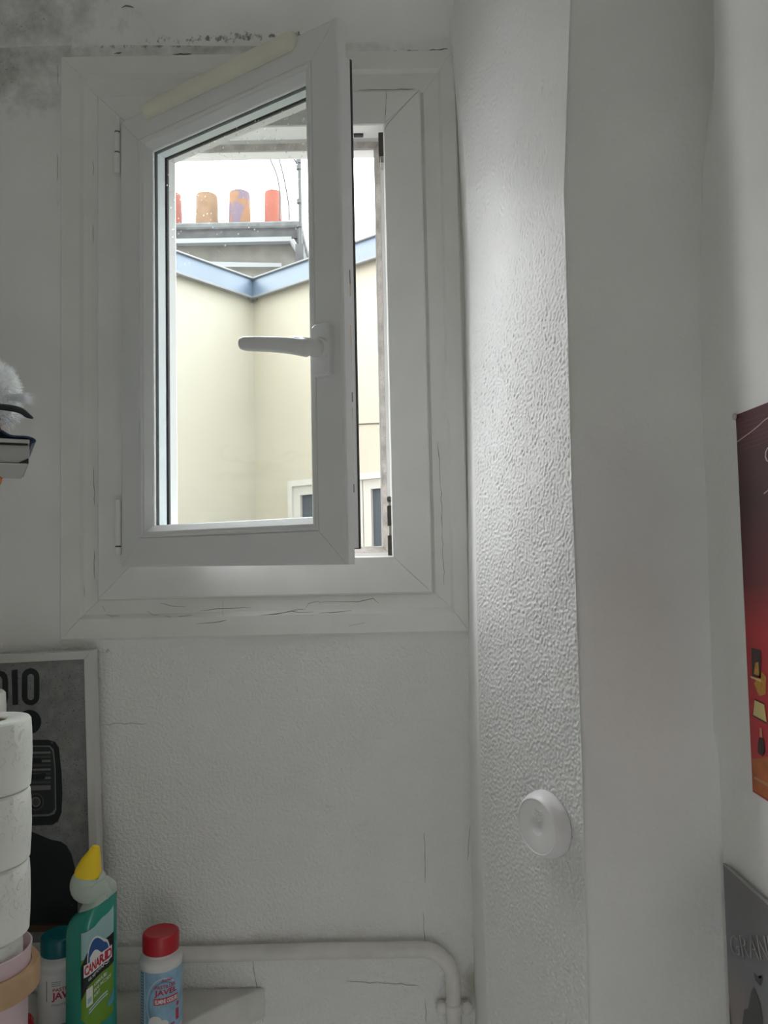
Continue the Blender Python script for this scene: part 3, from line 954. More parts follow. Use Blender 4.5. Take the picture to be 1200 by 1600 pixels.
# sloping side flashing and lower apron
a, b = C(456, 377), C(470, 400)
tube('side_flashing', [a + Vector((0, -0.03, 0)), b + Vector((0, -0.03, 0))], 0.035, 'zinc_edge', chim, seg=6)
obj('apron_flashing', [C(300, 408), C(440, 411), C(440, 417), C(330, 417), C(300, 414)], [(0, 1, 2, 3, 4)], 'zinc_edge', chim)
obj('side_shoulder', [C(463, 357), C(471, 357), C(477, 405), C(468, 404), C(463, 357, 1), C(471, 357, 1), C(477, 405, 1), C(468, 404, 1)],
    box_vf(0, 1, 0, 1, 0, 1)[1], 'cement_dark', chim)
for (pl_, pr_, pt_, mname) in ((246, 283, 301, 'terracotta_red'), (304, 340, 303, 'terracotta_ochre'), (356, 391, 300, 'terracotta_mixed'), (412, 440, 300, 'terracotta_orange')):
    a, b = C(pl_, 330, 0.4), C(pr_, 330, 0.4)
    r = (b.x - a.x) / 2
    hgt = C(300, pt_, 0.4).z - capT
    lathe('chimney_pot', [(r * 1.03, 0), (r * 1.02, hgt * 0.06), (r, hgt * 0.1), (r * 0.93, hgt * 0.95), (r * 0.90, hgt), (r * 0.75, hgt), (r * 0.75, hgt * 0.3)], mname, chim,
          seg=28, center=((a.x + b.x) / 2, CY + 0.45, capT - 0.01), cap=False)
ant = empty('antenna_mast')
tag(ant, 'thin galvanised antenna mast with hanging cables beside the chimney pots', 'antenna')
MY = CY - 0.25
mx_ = C(468, 330, -0.25).x
box('mast_foot', mx_ - 0.05, mx_ + 0.05, MY - 0.08, MY + 0.08, body_b, C(468, 385, -0.25).z, 'cement_dark', ant)
tube('mast', [(mx_ + 0.01, MY, C(468, 400, -0.25).z), (mx_, MY, C(468, 250, -0.25).z + 2.5)], 0.022, 'galvanised', ant, seg=10)
for py in (252, 262, 315, 352):
    tube('mast_clamp', [(mx_, MY, C(468, py, -0.25).z - 0.025), (mx_, MY, C(468, py, -0.25).z + 0.025)], 0.034, 'galvanised', ant, seg=10)
for pts in (((416, 225), (422, 248), (432, 272), (437, 300), (437, 344)), ((430, 225), (436, 248), (444, 280), (451, 320), (452, 344)), ((434, 245), (446, 243), (457, 246), (464, 256))):
    tube('cable', spline([C(x, y, -0.25) for x, y in pts], 5), 0.011, 'cable_black', ant, seg=6)
FTOP = 14.0
# our own facade and the ground of the courtyard
fac = empty('wall_facade')
tag(fac, 'outer face of the own building around the window, out of view', 'wall', kind='structure')
vf = merge(box_vf(-7, HX0 - 0.09, TH, TH + 0.02, ZG, FTOP), box_vf(HX1 + 0.09, 7.0, TH, TH + 0.02, ZG, FTOP),
           box_vf(HX0 - 0.09, HX1 + 0.09, TH, TH + 0.02, ZG, HZ0 - 0.05), box_vf(HX0 - 0.09, HX1 + 0.09, TH, TH + 0.02, HZ1 + 0.09, FTOP))
obj('facade_face', *vf, 'cream_render', fac)
g = box('ground_courtyard', -8, 9, TH, 14, ZG - 0.1, ZG, 'cement')
tag(g, 'grey courtyard ground far below the window, out of view', 'ground', kind='structure')

# ------------------------------------------------------------------ heating pipe along the wall
PY_ = -0.016
pz = U(400, 1489, PY_).z
xr = U(709, 1560, PY_).x
pipe = empty('heating_pipe', (0, 0, 0))
tag(pipe, 'white painted pipe running along the wall and bending down at the pier', 'pipe')
R_ = 0.052
pts = [(LEFT_X + 0.002, PY_, pz), (-0.6, PY_, pz + 0.001), (-0.3, PY_, pz), (-0.1, PY_, pz + 0.001), (xr - R_ - 0.02, PY_, pz)]
for k in range(9):
    a = math.pi / 2 * k / 8
    pts.append((xr - R_ + R_ * math.sin(a), PY_, pz - R_ + R_ * math.cos(a)))
pts += [(xr, PY_, pz - R_ - 0.03), (xr + 0.001, PY_, 0.5), (xr, PY_, 0.001)]
tube('pipe_run', pts, 0.0122, 'pipe_paint', pipe, seg=18, smooth=True)
zc_ = U(711, 1574, PY_).z
cl = lathe('collar', [(0.0130, -0.008), (0.0150, -0.006), (0.0150, 0.006), (0.0130, 0.008)], 'pipe_paint', pipe, seg=18, center=(xr, PY_, zc_))
for sx in (-1, 1):
    lathe('collar_screw', [(0.0085, 0.0), (0.0095, 0.004), (0.0095, 0.012), (0.006, 0.016), (0.0, 0.017)], 'pipe_paint', cl, seg=14, center=(xr + sx * 0.020, PY_ + 0.010, zc_ - 0.001), axis=(0, -1, 0))
    box('collar_wing', min(xr, xr + sx * 0.026), max(xr, xr + sx * 0.026), PY_ - 0.001, PY_ + 0.010, zc_ - 0.007, zc_ + 0.007, 'pipe_paint', cl, bevel=0.002)

# ------------------------------------------------------------------ corner shelf
SZ = U(200, 1546, 0.0).z
pl_ = [(-0.205, -0.0015), (-0.25, -0.035), (-0.300, -0.085), (-0.316, -0.13), (-0.335, -0.25), (-0.36, -0.42), (LEFT_X + 0.001, -0.42), (LEFT_X + 0.001, -0.0015)]
n = len(pl_)
V = [(x, y, SZ) for x, y in pl_] + [(x, y, SZ - 0.05) for x, y in pl_]
Fc = [tuple(range(n)), tuple(range(2 * n - 1, n - 1, -1))] + [(i, (i + 1) % n, (i + 1) % n + n, i + n) for i in range(n)]
mat('shelf_plaster', (0.70, 0.69, 0.65), 0.6, var=0.15, vscale=14, bump=0.3, bscale=40, bdist=0.003)
sh = obj('corner_shelf', V, Fc, 'shelf_plaster', bevel=0.004)
tag(sh, 'stained plaster corner shelf under the cleaning bottles at lower left', 'shelf')

# ------------------------------------------------------------------ framed picture standing on the pipe
mat('frame_white', (0.66, 0.65, 0.63), 0.45)
mat('print_grey', (0.26, 0.265, 0.26), 0.55, var=0.22, vscale=60, speck=(420, 0.62, (0.07, 0.075, 0.075)))
mat('print_black', (0.012, 0.016, 0.020), 0.5, speck=(120, 0.72, (0.12, 0.13, 0.13)))
mat('print_dark', (0.030, 0.034, 0.036), 0.5)
mat('print_mid', (0.075, 0.08, 0.08), 0.5)
mat('print_light', (0.20, 0.205, 0.20), 0.5)
mat('print_brown', (0.10, 0.055, 0.03), 0.5)
PFY, RHO = -0.034, 0.027
TR = U(143, 1017, PFY)
PH = TR.z - (pz + 0.0125) - 0.006
PW = 0.345
pic = empty('picture_frame', (TR.x, PFY, TR.z)); pic.rotation_euler = (0, -RHO, 0)
tag(pic, 'grey radio print in a white frame leaning behind the cleaning bottles', 'picture')
fwid = 0.0132
rings = inset(-PW, 0, -PH, 0, [(0, 0.0), (fwid - 0.001, 0.0), (fwid, 0.001), (fwid, 0.008), (0.003, 0.024), (0, 0.026)])
mitred('frame_side', rings, 'frame_white', pic)
PMI = (Matrix.Translation((TR.x, PFY, TR.z)) @ Matrix.Rotation(-RHO, 4, 'Y')).inverted()


def PIC(px, py, lift=0.0):
    o = PMI @ EYE; d = PMI.to_3x3() @ ray(px, py)
    return o + d * ((0.0072 - lift - o.y) / d.y)


pr = box('print', -PW + fwid, -fwid, 0.0075, 0.010, -PH + fwid, -fwid, 'print_grey', pic)


def pm(l): return lambda u, v: PIC(u, v, l)


def stadium(x0, x1, y0, y1, k=8, r=None):
    r = r or (x1 - x0) / 2
    out = []
    for cx, cy, a0 in ((x1 - r, y0 + r, -90), (x1 - r, y1 - r, 0), (x0 + r, y1 - r, 90), (x0 + r, y0 + r, 180)):
        for i in range(k + 1):
            a = math.radians(a0 + 90 * i / k)
            out.append((cx + r * math.cos(a), cy + r * math.sin(a)))
    return out


L1, L2, L3, L4, L5 = 0.0003, 0.0005, 0.0007, 0.0009, 0.0011
flat('letter', stadium(34, 61.5, 1044, 1102), pm(L1), 'print_black', pr)
flat('letter_counter', stadium(43, 53, 1053, 1094), pm(L2), 'print_grey', pr)
flat('letter', [(18, 1047), (27.5, 1046), (28.5, 1101), (19.5, 1102)], pm(L1), 'print_black', pr)
flat('letter', [(-16, 1050), (0, 1048), (7, 1050), (11, 1055), (12.5, 1062), (13, 1090), (11, 1098), (5, 1102), (-15, 1103)], pm(L1), 'print_black', pr)
flat('letter_counter', [(-7, 1058), (1, 1057), (3.5, 1062), (4, 1090), (1, 1094), (-6, 1094)], pm(L2), 'print_grey', pr)
text('letter', 'RA', (-72, -20, 1104, 1052), pm(L1), 'print_black', pr, bold=0.03)
flat('letter', disc2(46, 1128, 18.5, 19), pm(L1), 'print_black', pr)
# radio set
flat('radio', [(-60, 1166), (0, 1160), (52, 1156), (75, 1156), (86, 1159), (92, 1168), (96, 1205), (97.5, 1240), (96, 1270), (91, 1283), (82, 1289), (50, 1290), (-60, 1295)], pm(L1), 'print_black', pr)
flat('radio_panel', [(-50, 1172), (50, 1165), (78, 1165), (84, 1171), (87, 1200), (88, 1265), (85, 1272), (76, 1275), (-50, 1280)], pm(L2), 'print_light', pr)
flat('radio_panel', [(-48, 1174), (50, 1167), (77, 1167), (82, 1173), (85, 1200), (86, 1263), (82, 1269), (76, 1272), (-48, 1277)], pm(L3), 'print_dark', pr)
for k in range(9):
    y = 1174 + k * 6.6
    flat('radio_slat', [(-45, y + 3), (79, y), (79.5, y + 3.4), (-45, y + 6.4)], pm(L4), 'print_mid' if k % 2 else 'print_light', pr)
flat('radio_slot', [(30, 1187), (62, 1184), (65, 1187), (65, 1192), (30, 1194)], pm(L5), 'print_black', pr)
flat('radio_slot', [(30, 1212), (70, 1208), (72, 1210), (70, 1217), (30, 1220)], pm(L5), 'print_black', pr)
flat('radio_band', [(30, 1231), (79, 1230), (79, 1234), (30, 1236)], pm(L5), 'print_light', pr)
flat('dial', disc2(56, 1253, 13, 14), pm(L5), 'print_mid', pr)
flat('dial', disc2(56, 1253, 10, 11), pm(L5 + 0.0002), 'print_black', pr)
flat('dial', disc2(56, 1253, 7.5, 8), pm(L5 + 0.0004), 'print_light', pr)
flat('dial', disc2(56, 1253, 5.5, 6), pm(L5 + 0.0006), 'print_mid', pr)
# dark clothed figure at the foot of the print
flat('dark_figure', [(-110, 1345), (-20, 1300), (48, 1299), (58, 1303), (80, 1312), (95, 1315), (104, 1321), (112, 1335), (118, 1360), (121, 1400), (122, 1446), (-110, 1446)], pm(L1), 'print_black', pr)
flat('brown_strip', [(-110, 1446), (124, 1444), (124, 1456), (-110, 1458)], pm(L1), 'print_brown', pr)

# ------------------------------------------------------------------ toilet rolls in a pink pot with a wooden ring
mp = mat('tissue', (0.86, 0.88, 0.83), 0.9, var=0.03, vscale=30)
nt = mp.node_tree
tc = nt.nodes.new('ShaderNodeTexCoord')
wv = nt.nodes.new('ShaderNodeTexNoise'); wv.inputs['Scale'].default_value = 38; wv.inputs['Detail'].default_value = 0.5; wv.inputs['Distortion'].default_value = 2.2
nt.links.new(tc.outputs['Object'], wv.inputs['Vector'])
ab = nt.nodes.new('ShaderNodeMath'); ab.operation = 'PINGPONG'; ab.inputs[1].default_value = 0.12
nt.links.new(wv.outputs['Fac'], ab.inputs[0])
rp = nt.nodes.new('ShaderNodeMapRange'); rp.inputs['From Min'].default_value = 0.0; rp.inputs['From Max'].default_value = 0.016
nt.links.new(ab.outputs[0], rp.inputs['Value'])
bp = nt.nodes.new('ShaderNodeBump'); bp.inputs['Strength'].default_value = 0.6; bp.inputs['Distance'].default_value = 0.0020
mk = nt.nodes.new('ShaderNodeTexNoise'); mk.inputs['Scale'].default_value = 26; mk.inputs['Detail'].default_value = 0
nt.links.new(tc.outputs['Object'], mk.inputs['Vector'])
mk2 = nt.nodes.new('ShaderNodeMapRange'); mk2.inputs['From Min'].default_value = 0.50; mk2.inputs['From Max'].default_value = 0.56
nt.links.new(mk.outputs['Fac'], mk2.inputs['Value'])
mk3 = nt.nodes.new('ShaderNodeMath'); mk3.operation = 'MAXIMUM'
nt.links.new(rp.outputs[0], mk3.inputs[0]); nt.links.new(mk2.outputs[0], mk3.inputs[1])
nt.links.new(mk3.outputs[0], bp.inputs['Height'])
nt.links.new(bp.outputs[0], nt.nodes['Principled BSDF'].inputs['Normal'])
mat('cardboard', (0.36, 0.27, 0.18), 0.9)
mat('pot_pink', (0.72, 0.56, 0.60), 0.35, var=0.02)
mat('pot_wood', (0.52, 0.34, 0.19), 0.5, var=0.12, vscale=30)
mat('stitch', (0.32, 0.24, 0.28), 0.8)


def roll(x, y, z, r, h, label, group, sag=0.0):
    o = empty('toilet_roll', (x, y, z))
    tag(o, label, 'toilet paper', group)
    ri = 0.020
    lathe('paper', [(ri, 0.001), (r - 0.004, 0.0), (r - 0.0008, 0.003), (r + sag * 0.3, h * 0.25), (r + sag, h * 0.5), (r + sag * 0.3, h * 0.8), (r - 0.0008, h - 0.003), (r - 0.003, h), (ri + 0.002, h - 0.0005), (ri, h - 0.002), (ri, 0.001)],
          'tissue', o, seg=56, cap=False)
    lathe('cardboard_core', [(ri - 0.0002, 0.002), (ri - 0.0002, h - 0.003), (ri - 0.0015, h - 0.003), (ri - 0.0015, 0.002), (ri - 0.0002, 0.002)], 'cardboard', o, seg=32, cap=False)
    V, Fc = [], []
    for i in range(9):      # loose end of the outer sheet
        a = math.radians(-95 + i * 8)
        for z_ in (0.002, h - 0.002):
            V.append(((r + sag * 0.6 + 0.0010 + 0.0012 * (i / 8)) * math.cos(a), (r + sag * 0.6 + 0.0010 + 0.0012 * (i / 8)) * math.sin(a), z_ + 0.006 * (i / 8 - 0.5) * (1 if z_ < 0.01 else 0)))
    for i in range(8):
        Fc.append((2 * i, 2 * i + 2, 2 * i + 3, 2 * i + 1))
    obj('loose_sheet', V, Fc, 'tissue', o, smooth=True)
    return o


RC = (-0.5075, -0.300)
for i, (z, lab) in enumerate(((1.2095, 'white toilet roll on top of the column in the pink pot'), (1.1195, 'white toilet roll in the middle of the column above the pink pot'),
                              (1.0295, 'white toilet roll lowest of those standing clear of the pink pot'), (0.9395, 'white toilet roll sunk inside the pink pot, under the column'), (0.8495, 'white toilet roll at the very bottom inside the pink pot'))):
    roll(RC[0] + (0.0, -0.001, 0.001, 0, 0)[i] - 0.007 * (i > 2), RC[1], z, (0.0500, 0.0503, 0.0478, 0.047, 0.046)[i], 0.0892, lab, 'toilet rolls in the pink pot', (0.0008, 0.001, 0.0006, 0, 0)[i])
for i in range(5):
    roll(-0.604, -0.175, SZ + 0.0005 + i * 0.1025, 0.052, 0.1022, ['white toilet roll hidden low in the column behind the pink pot', 'white toilet roll second from the shelf behind the pink pot', 'white toilet roll hidden mid-height behind the pink pot', 'white toilet roll fourth up behind the pink pot', 'white toilet roll peeking out at the left edge above the others'][i], 'rolls stacked behind the pink pot')
pot = empty('pink_pot', (-0.5145, -0.300, SZ))
tag(pot, 'pale pink pot with a tan wooden ring holding the toilet rolls', 'pot')
zr = 1.0125 - SZ
lathe('pot_wall', [(0.0, 0.0), (0.0500, 0.0), (0.0515, 0.004), (0.0535, 0.16), (0.0575, zr - 0.004), (0.0580, zr), (0.0562, zr + 0.0005), (0.0555, zr - 0.004), (0.0515, 0.16), (0.050, 0.05), (0.0, 0.05)], 'pot_pink', pot, seg=56, cap=False)
lathe('wooden_ring', [(0.0560, zr - 0.050), (0.0640, zr - 0.052), (0.0675, zr - 0.049), (0.0675, zr - 0.025), (0.0650, zr - 0.0215), (0.0575, zr - 0.0215), (0.0560, zr - 0.026), (0.0560, zr - 0.050)], 'pot_wood', pot, seg=56, cap=False)
for k in range(26):
    z = 0.03 + k * 0.006
    a0 = math.radians(-70)
    P = [Vector(((0.0517 + 0.0125 * z) * math.cos(a0 + d_), (0.0517 + 0.0125 * z) * math.sin(a0 + d_), z + dz)) for d_, dz in ((-0.05, 0.0035), (0.0, 0.0), (0.05, 0.0035))]
    obj('stitch', *tube_vf(P, 0.0005, 5), 'stitch', pot)

# ------------------------------------------------------------------ bottles
mat('cap_red', (0.50, 0.012, 0.025), 0.35)
mat('cap_teal', (0.0, 0.13, 0.15), 0.35)
mat('cap_yellow', (0.95, 0.67, 0.02), 0.3)
mat('bottle_white', (0.74, 0.73, 0.73), 0.35)
mat('lab_blue', (0.30, 0.50, 0.68), 0.4, var=0.25, vscale=35)
mat('lab_bluedark', (0.10, 0.26, 0.45), 0.4)
mat('lab_blue_pale', (0.56, 0.68, 0.80), 0.4)
mat('lab_red', (0.52, 0.03, 0.07), 0.4)
mat('lab_white', (0.80, 0.80, 0.80), 0.4)
mat('lab_grey', (0.30, 0.33, 0.36), 0.4)
mat('lab_teal', (0.10, 0.36, 0.38), 0.4)
mat('tablet', (0.78, 0.76, 0.76), 0.6)


def cyl_map(r, ang0, lift=0.0004):
    """u along the circumference in metres, v height"""
    def f(u, v):
        a = ang0 + u / (r + lift)
        return Vector(((r + lift) * math.sin(a), -(r + lift) * math.cos(a), v))
    return f


def tablet_bottle(x, y, label, capm, z=SZ):
    o = empty('tablet_bottle', (x, y, z + 0.0005))
    tag(o, label, 'bottle')
    r = 0.0310
    bd = lathe('bottle_body', [(0.0, 0.0), (0.0285, 0.0), (r, 0.003), (r, 0.094), (0.0316, 0.097), (0.0316, 0.101), (0.0295, 0.105), (0.0245, 0.108), (0.0240, 0.117), (0.0, 0.117)], 'bottle_white', o, seg=56, cap=False)
    cp = lathe('screw_cap', [(0.0, 0.112), (0.0255, 0.112), (0.0270, 0.1135), (0.0272, 0.134), (0.0262, 0.1375), (0.0235, 0.139), (0.0220, 0.1382), (0.0, 0.1382)], capm, o, seg=56, cap=False)
    return o, bd, r


def rect_strip(name, r, ang0, u0, u1, v0, v1, lift, m, parent, n=20):
    f = cyl_map(r, ang0, lift)
    return strip(name, lambda t: (u0 + (u1 - u0) * t, v1), lambda t: (u0 + (u1 - u0) * t, v0), f, m, parent, n)


def dense(pts, k=3):
    out = []
    for i, p in enumerate(pts):
        q = pts[(i + 1) % len(pts)]
        for j in range(k):
            out.append((p[0] + (q[0] - p[0]) * j / k, p[1] + (q[1] - p[1]) * j / k))
    return out


# red-capped bottle
bx_ = UZ(253, 1592, SZ); bx_ = Vector((-0.3470, -0.100, 0))
o, bd, r = tablet_bottle(bx_.x, bx_.y, 'white tablet bottle with a red cap and blue label, on the shelf', 'cap_red')
A0 = math.radians(20)          # label centre turned slightly to the right (angle 0 faces the window wall's normal)
A0 = math.atan2(EYE.x - bx_.x, -(EYE.y - bx_.y)) + math.radians(10)
lab = rect_strip('label', r, A0, -0.043, 0.040, 0.008, 0.092, 0.00015, 'lab_blue', bd, 40)
rect_strip('label_edge', r, A0, -0.0330, -0.0315, 0.008, 0.092, 0.0004, 'lab_white', lab, 3)
rect_strip('label_side', r, A0, -0.043, -0.0345, 0.010, 0.090, 0.0003, 'lab_bluedark', lab, 6)
for k in range(18):
    rect_strip('side_print', r, A0, -0.0420, -0.0360, 0.014 + k * 0.0042, 0.0158 + k * 0.0042, 0.0005, 'lab_blue_pale', lab, 3)
f = cyl_map(r, A0, 0.0004)
ring = [(-0.006 + 0.026 * math.cos(a), 0.046 + 0.034 * math.sin(a)) for a in np.linspace(0.7, 4.4, 30)]
for rr_, mm in ((1.0, 'lab_bluedark'), (1.16, 'lab_blue_pale')):
    top = lambda t, q=rr_: (-0.002 + 0.0225 * q * math.cos(0.9 + 3.5 * t), 0.046 + 0.033 * q * math.sin(0.9 + 3.5 * t))
    bot = lambda t, q=rr_: (-0.002 + 0.0215 * q * math.cos(0.9 + 3.5 * t), 0.046 + 0.0315 * q * math.sin(0.9 + 3.5 * t))
    strip('swirl', top, bot, cyl_map(r, A0, 0.0005), mm, lab, 30)
text('logo_lettering', 'Auchan', (-0.006, 0.011, 0.0785, 0.0830), cyl_map(r, A0, 0.0006), 'lab_red', lab, bold=0.02, shear=0.3)
text('lettering', 'PASTILLES', (-0.015, 0.016, 0.0690, 0.0740), cyl_map(r, A0, 0.0006), 'lab_red', lab, bold=0.02)
text('lettering', 'JAVEL', (-0.0155, 0.0190, 0.0575, 0.0675), cyl_map(r, A0, 0.0006), 'lab_red', lab, bold=0.03)
rect_strip('banner', r, A0, -0.0165, 0.021, 0.0465, 0.0560, 0.0006, 'lab_red', lab, 14)
text('lettering', 'ELIMINE ODEURS', (-0.0150, 0.0200, 0.0480, 0.0545), cyl_map(r, A0, 0.0009), 'lab_white', lab, bold=0.03)
rect_strip('red_seal', r, A0, 0.0170, 0.0230, 0.018, 0.0335, 0.0006, 'lab_red', lab, 6)
flat('red_drop', dense([(0.0180, 0.0400), (0.0205, 0.0360), (0.0235, 0.0400), (0.0225, 0.0440), (0.0195, 0.0440)], 2), cyl_map(r, A0, 0.0006), 'lab_red', lab)
text('lettering', 'x40', (0.003, 0.0145, 0.0125, 0.0175), cyl_map(r, A0, 0.0006), 'lab_red', lab, bold=0.03)
for (u, v, ru, rv) in ((-0.0145, 0.021, 0.0105, 0.0100), (-0.0025, 0.0185, 0.0075, 0.0062)):
    flat('tablet_print', disc2(u, v, ru, rv, 22), cyl_map(r, A0, 0.0007), 'tablet', lab)

# teal-capped bottle, half hidden
tb = Vector((-0.5000, -0.100, 0))
o, bd, r = tablet_bottle(tb.x, tb.y, 'white tablet bottle with a dark teal cap, half hidden behind the green bottle', 'cap_teal')
A1 = math.atan2(EYE.x - tb.x, -(EYE.y - tb.y)) + math.radians(10)
lab = rect_strip('label', r, A1, -0.043, 0.040, 0.008, 0.092, 0.00015, 'lab_white', bd, 40)
text('lettering', 'PASTILLES', (-0.015, 0.018, 0.0690, 0.0740), cyl_map(r, A1, 0.0006), 'lab_red', lab, bold=0.02)
text('lettering', 'JAVEL', (-0.0165, 0.0200, 0.0545, 0.0680), cyl_map(r, A1, 0.0006), 'lab_red', lab, bold=0.03)
text('lettering', 'menthe', (-0.0165, 0.0120, 0.0480, 0.0530), cyl_map(r, A1, 0.0006), 'lab_grey', lab)
rect_strip('teal_band', r, A1, -0.0175, 0.024, 0.012, 0.022, 0.0004, 'lab_teal', lab, 14)
text('lettering', '60', (-0.0155, -0.0095, 0.0140, 0.0200), cyl_map(r, A1, 0.0008), 'lab_white', lab, bold=0.03)
rect_strip('side_print', r, A1, -0.0250, -0.0235, 0.055, 0.084, 0.0004, 'lab_grey', lab, 3)
for k in range(3):
    rect_strip('print_line', r, A1, -0.0170, -0.004, 0.0765 + k * 0.0026, 0.0775 + k * 0.0026, 0.0004, 'lab_grey', lab, 5)

# green toilet-gel bottle with bent neck
mat('gel_green', (0.025, 0.31, 0.245), 0.22, var=0.05, vscale=10, sub=0.15)
mat('gel_neck', (0.50, 0.58, 0.52), 0.3, sub=0.3)
mat('gel_mist', (0.17, 0.37, 0.32), 0.25, sub=0.2)
mat('lab_green', (0.16, 0.33, 0.025), 0.35)
mat('lab_black', (0.008, 0.010, 0.014), 0.35)
mat('lab_aqua', (0.34, 0.55, 0.55), 0.35)
mat('lab_deepblue', (0.02, 0.09, 0.30), 0.35)
mat('lab_sky', (0.10, 0.36, 0.52), 0.35)
CB = Vector((-0.4330, -0.150, SZ + 0.0005))
ALPHA = math.radians(60)
gel = empty('gel_bottle', CB)
tag(gel, 'green toilet gel bottle with bent neck and yellow cap, on the shelf', 'bottle')
HW, HD = 0.0325, 0.0275        # half width (label side), half depth


def gel_sec(a, hw, hd):
    c, s = math.cos(a), math.sin(a)
    e_ = 0.62
    x = hw * math.copysign(abs(c) ** e_, c); y = hd * math.copysign(abs(s) ** e_, s)
    return x, y


def gel_pt(x, y, z):
    """bottle axes -> world-aligned local (x along label, y away from it)"""
    return Vector((x * math.cos(ALPHA) - y * math.sin(ALPHA) * 1.0, x * math.sin(ALPHA) + y * math.cos(ALPHA), z))


def loft(name, secs, m, parent, seg=48):
    V, Fc = [], []
    for (z, hw, hd, ox, oy, tilt) in secs:
        for i in range(seg):
            x, y = gel_sec(2 * math.pi * i / seg, hw, hd)
            p = gel_pt(x, y, 0)
            p = Vector((p.x + ox, p.y + oy, z + tilt * p.x))
            V.append(p)
    for k in range(len(secs) - 1):
        for i in range(seg):
            j = (i + 1) % seg
            Fc.append((k * seg + i, k * seg + j, (k + 1) * seg + j, (k + 1) * seg + i))
    Fc.append(tuple(range(seg))); Fc.append(tuple((len(secs) - 1) * seg + i for i in range(seg)))
    return obj(name, V, Fc, m, parent, smooth='auto')


body = loft('bottle_body', [(0.0, HW * 0.9, HD * 0.9, 0, 0, 0), (0.003, HW, HD, 0, 0, 0), (0.164, HW, HD, 0, 0, 0), (0.176, HW * 0.985, HD * 0.98, 0.0006, 0, 0.05),
                            (0.188, HW * 0.94, HD * 0.94, 0.0022, 0, 0.18), (0.199, HW * 0.86, HD * 0.86, 0.0050, 0, 0.34), (0.2065, HW * 0.76, HD * 0.78, 0.0090, 0, 0.46)], 'gel_green', gel)
loft('shoulder', [(0.2060, HW * 0.762, HD * 0.782, 0.0090, 0, 0.46), (0.2150, HW * 0.67, HD * 0.70, 0.0125, 0, 0.40), (0.2250, HW * 0.56, HD * 0.60, 0.0150, 0, 0.28), (0.2340, HW * 0.42, HD * 0.47, 0.0150, 0, 0.12), (0.2400, HW * 0.26, HD * 0.30, 0.0135, 0, 0.0), (0.2425, HW * 0.08, HD * 0.09, 0.0120, 0, 0)], 'gel_neck', gel)


def gp(px, py, dy=0.0):
    return U(px, py, CB.y + dy) - CB


nk = spline([gp(168, 1398), gp(158, 1392, -0.004), gp(147, 1387, -0.008), gp(139, 1382, -0.010), gp(137, 1374, -0.010), gp(138, 1364, -0.010)], 5)
rr = np.interp(np.linspace(0, 1, len(nk)), [0, 0.2, 0.42, 0.62, 0.82, 1.0], [0.012, 0.0165, 0.0235, 0.0258, 0.0235, 0.0185]).tolist()
tube('neck', nk, rr, 'gel_neck', gel, seg=28, smooth=True)
ck = spline([gp(137.5, 1370, -0.010), gp(138, 1362, -0.010), gp(141, 1350, -0.010), gp(146, 1336, -0.009), gp(150, 1322, -0.008)], 5)
rr = np.interp(np.linspace(0, 1, len(ck)), [0, 0.04, 0.3, 0.6, 0.85, 0.97, 1.0], [0.0192, 0.0200, 0.0185, 0.0138, 0.0085, 0.0062, 0.005]).tolist()
tube('nozzle_cap', ck, rr, 'cap_yellow', gel, seg=28, smooth='auto')
# label on the broad side, wrapping the near corner; u: -1 left edge .. 1 right edge of the broad side
def gel_map(lift):
    def f(u, v):
        u = -0.93 + (u + 0.93) * 0.66
        a = math.asin(max(-1, min(1, u)))           # sweep round the front
        th = -math.pi / 2 + a * 0.96
        x, y = gel_sec(th, HW + lift, HD + lift)
        p = gel_pt(x, y, 0)
        return Vector((p.x, p.y, v + 0.028))
    return f


g0 = gel_map(0.0003)
sw = lambda u: 0.012 * (u + 0.8)                    # the print rises to the right
U0, U1 = -0.93, 0.97
uu = lambda t: U0 + (U1 - U0) * t
lab = strip('label', lambda t: (uu(t), 0.149 + 0.013 * t + 0.018 * max(0, t - 0.45)), lambda t: (uu(t), 0.030 - 0.012 * math.sin(t * 2.6)), g0, 'lab_green', body, 40)
strip('label_head', lambda t: (uu(t), 0.149 + 0.013 * t + 0.018 * max(0, t - 0.45)), lambda t: (uu(t), 0.112 + 0.020 * t), gel_map(0.0006), 'lab_aqua', lab, 40)
strip('label_black_band', lambda t: (uu(t), 0.121 + 0.014 * t - 0.018 * (max(0, 0.25 - t) / 0.25) ** 2), lambda t: (uu(t), 0.066 + 0.027 * t ** 0.6 - 0.010 * (max(0, 0.2 - t) / 0.2)), gel_map(0.0009), 'lab_black', lab, 40)
strip('label_blue_tip', lambda t: (0.55 + 0.42 * t, 0.040 + 0.018 * t), lambda t: (0.55 + 0.42 * t, 0.034 + 0.004 * t), gel_map(0.0009), 'lab_sky', lab, 12)
# emblem: white-rimmed blue roundel
def arch(cx, cz, ru, rv, lift, m, nm):
    return strip(nm, lambda t: (cx - ru * math.cos(math.pi * t), cz + rv * math.sin(math.pi * t)), lambda t: (cx - ru * math.cos(math.pi * t), cz - 0.006), gel_map(lift), m, lab, 28)


arch(0.02, 0.1115, 0.62, 0.0300, 0.0012, 'lab_white', 'emblem')
arch(0.02, 0.1120, 0.56, 0.0270, 0.0015, 'lab_deepblue', 'emblem')
strip('emblem', lambda t: (-0.42 + 0.8 * t, 0.1150 + 0.0085 * math.sin(math.pi * t)), lambda t: (-0.42 + 0.8 * t, 0.104), gel_map(0.0018), 'lab_white', lab, 20)


def tilted(lift, k=0.013):
    g = gel_map(lift)
    return lambda u, v: g(u, v + k * u)


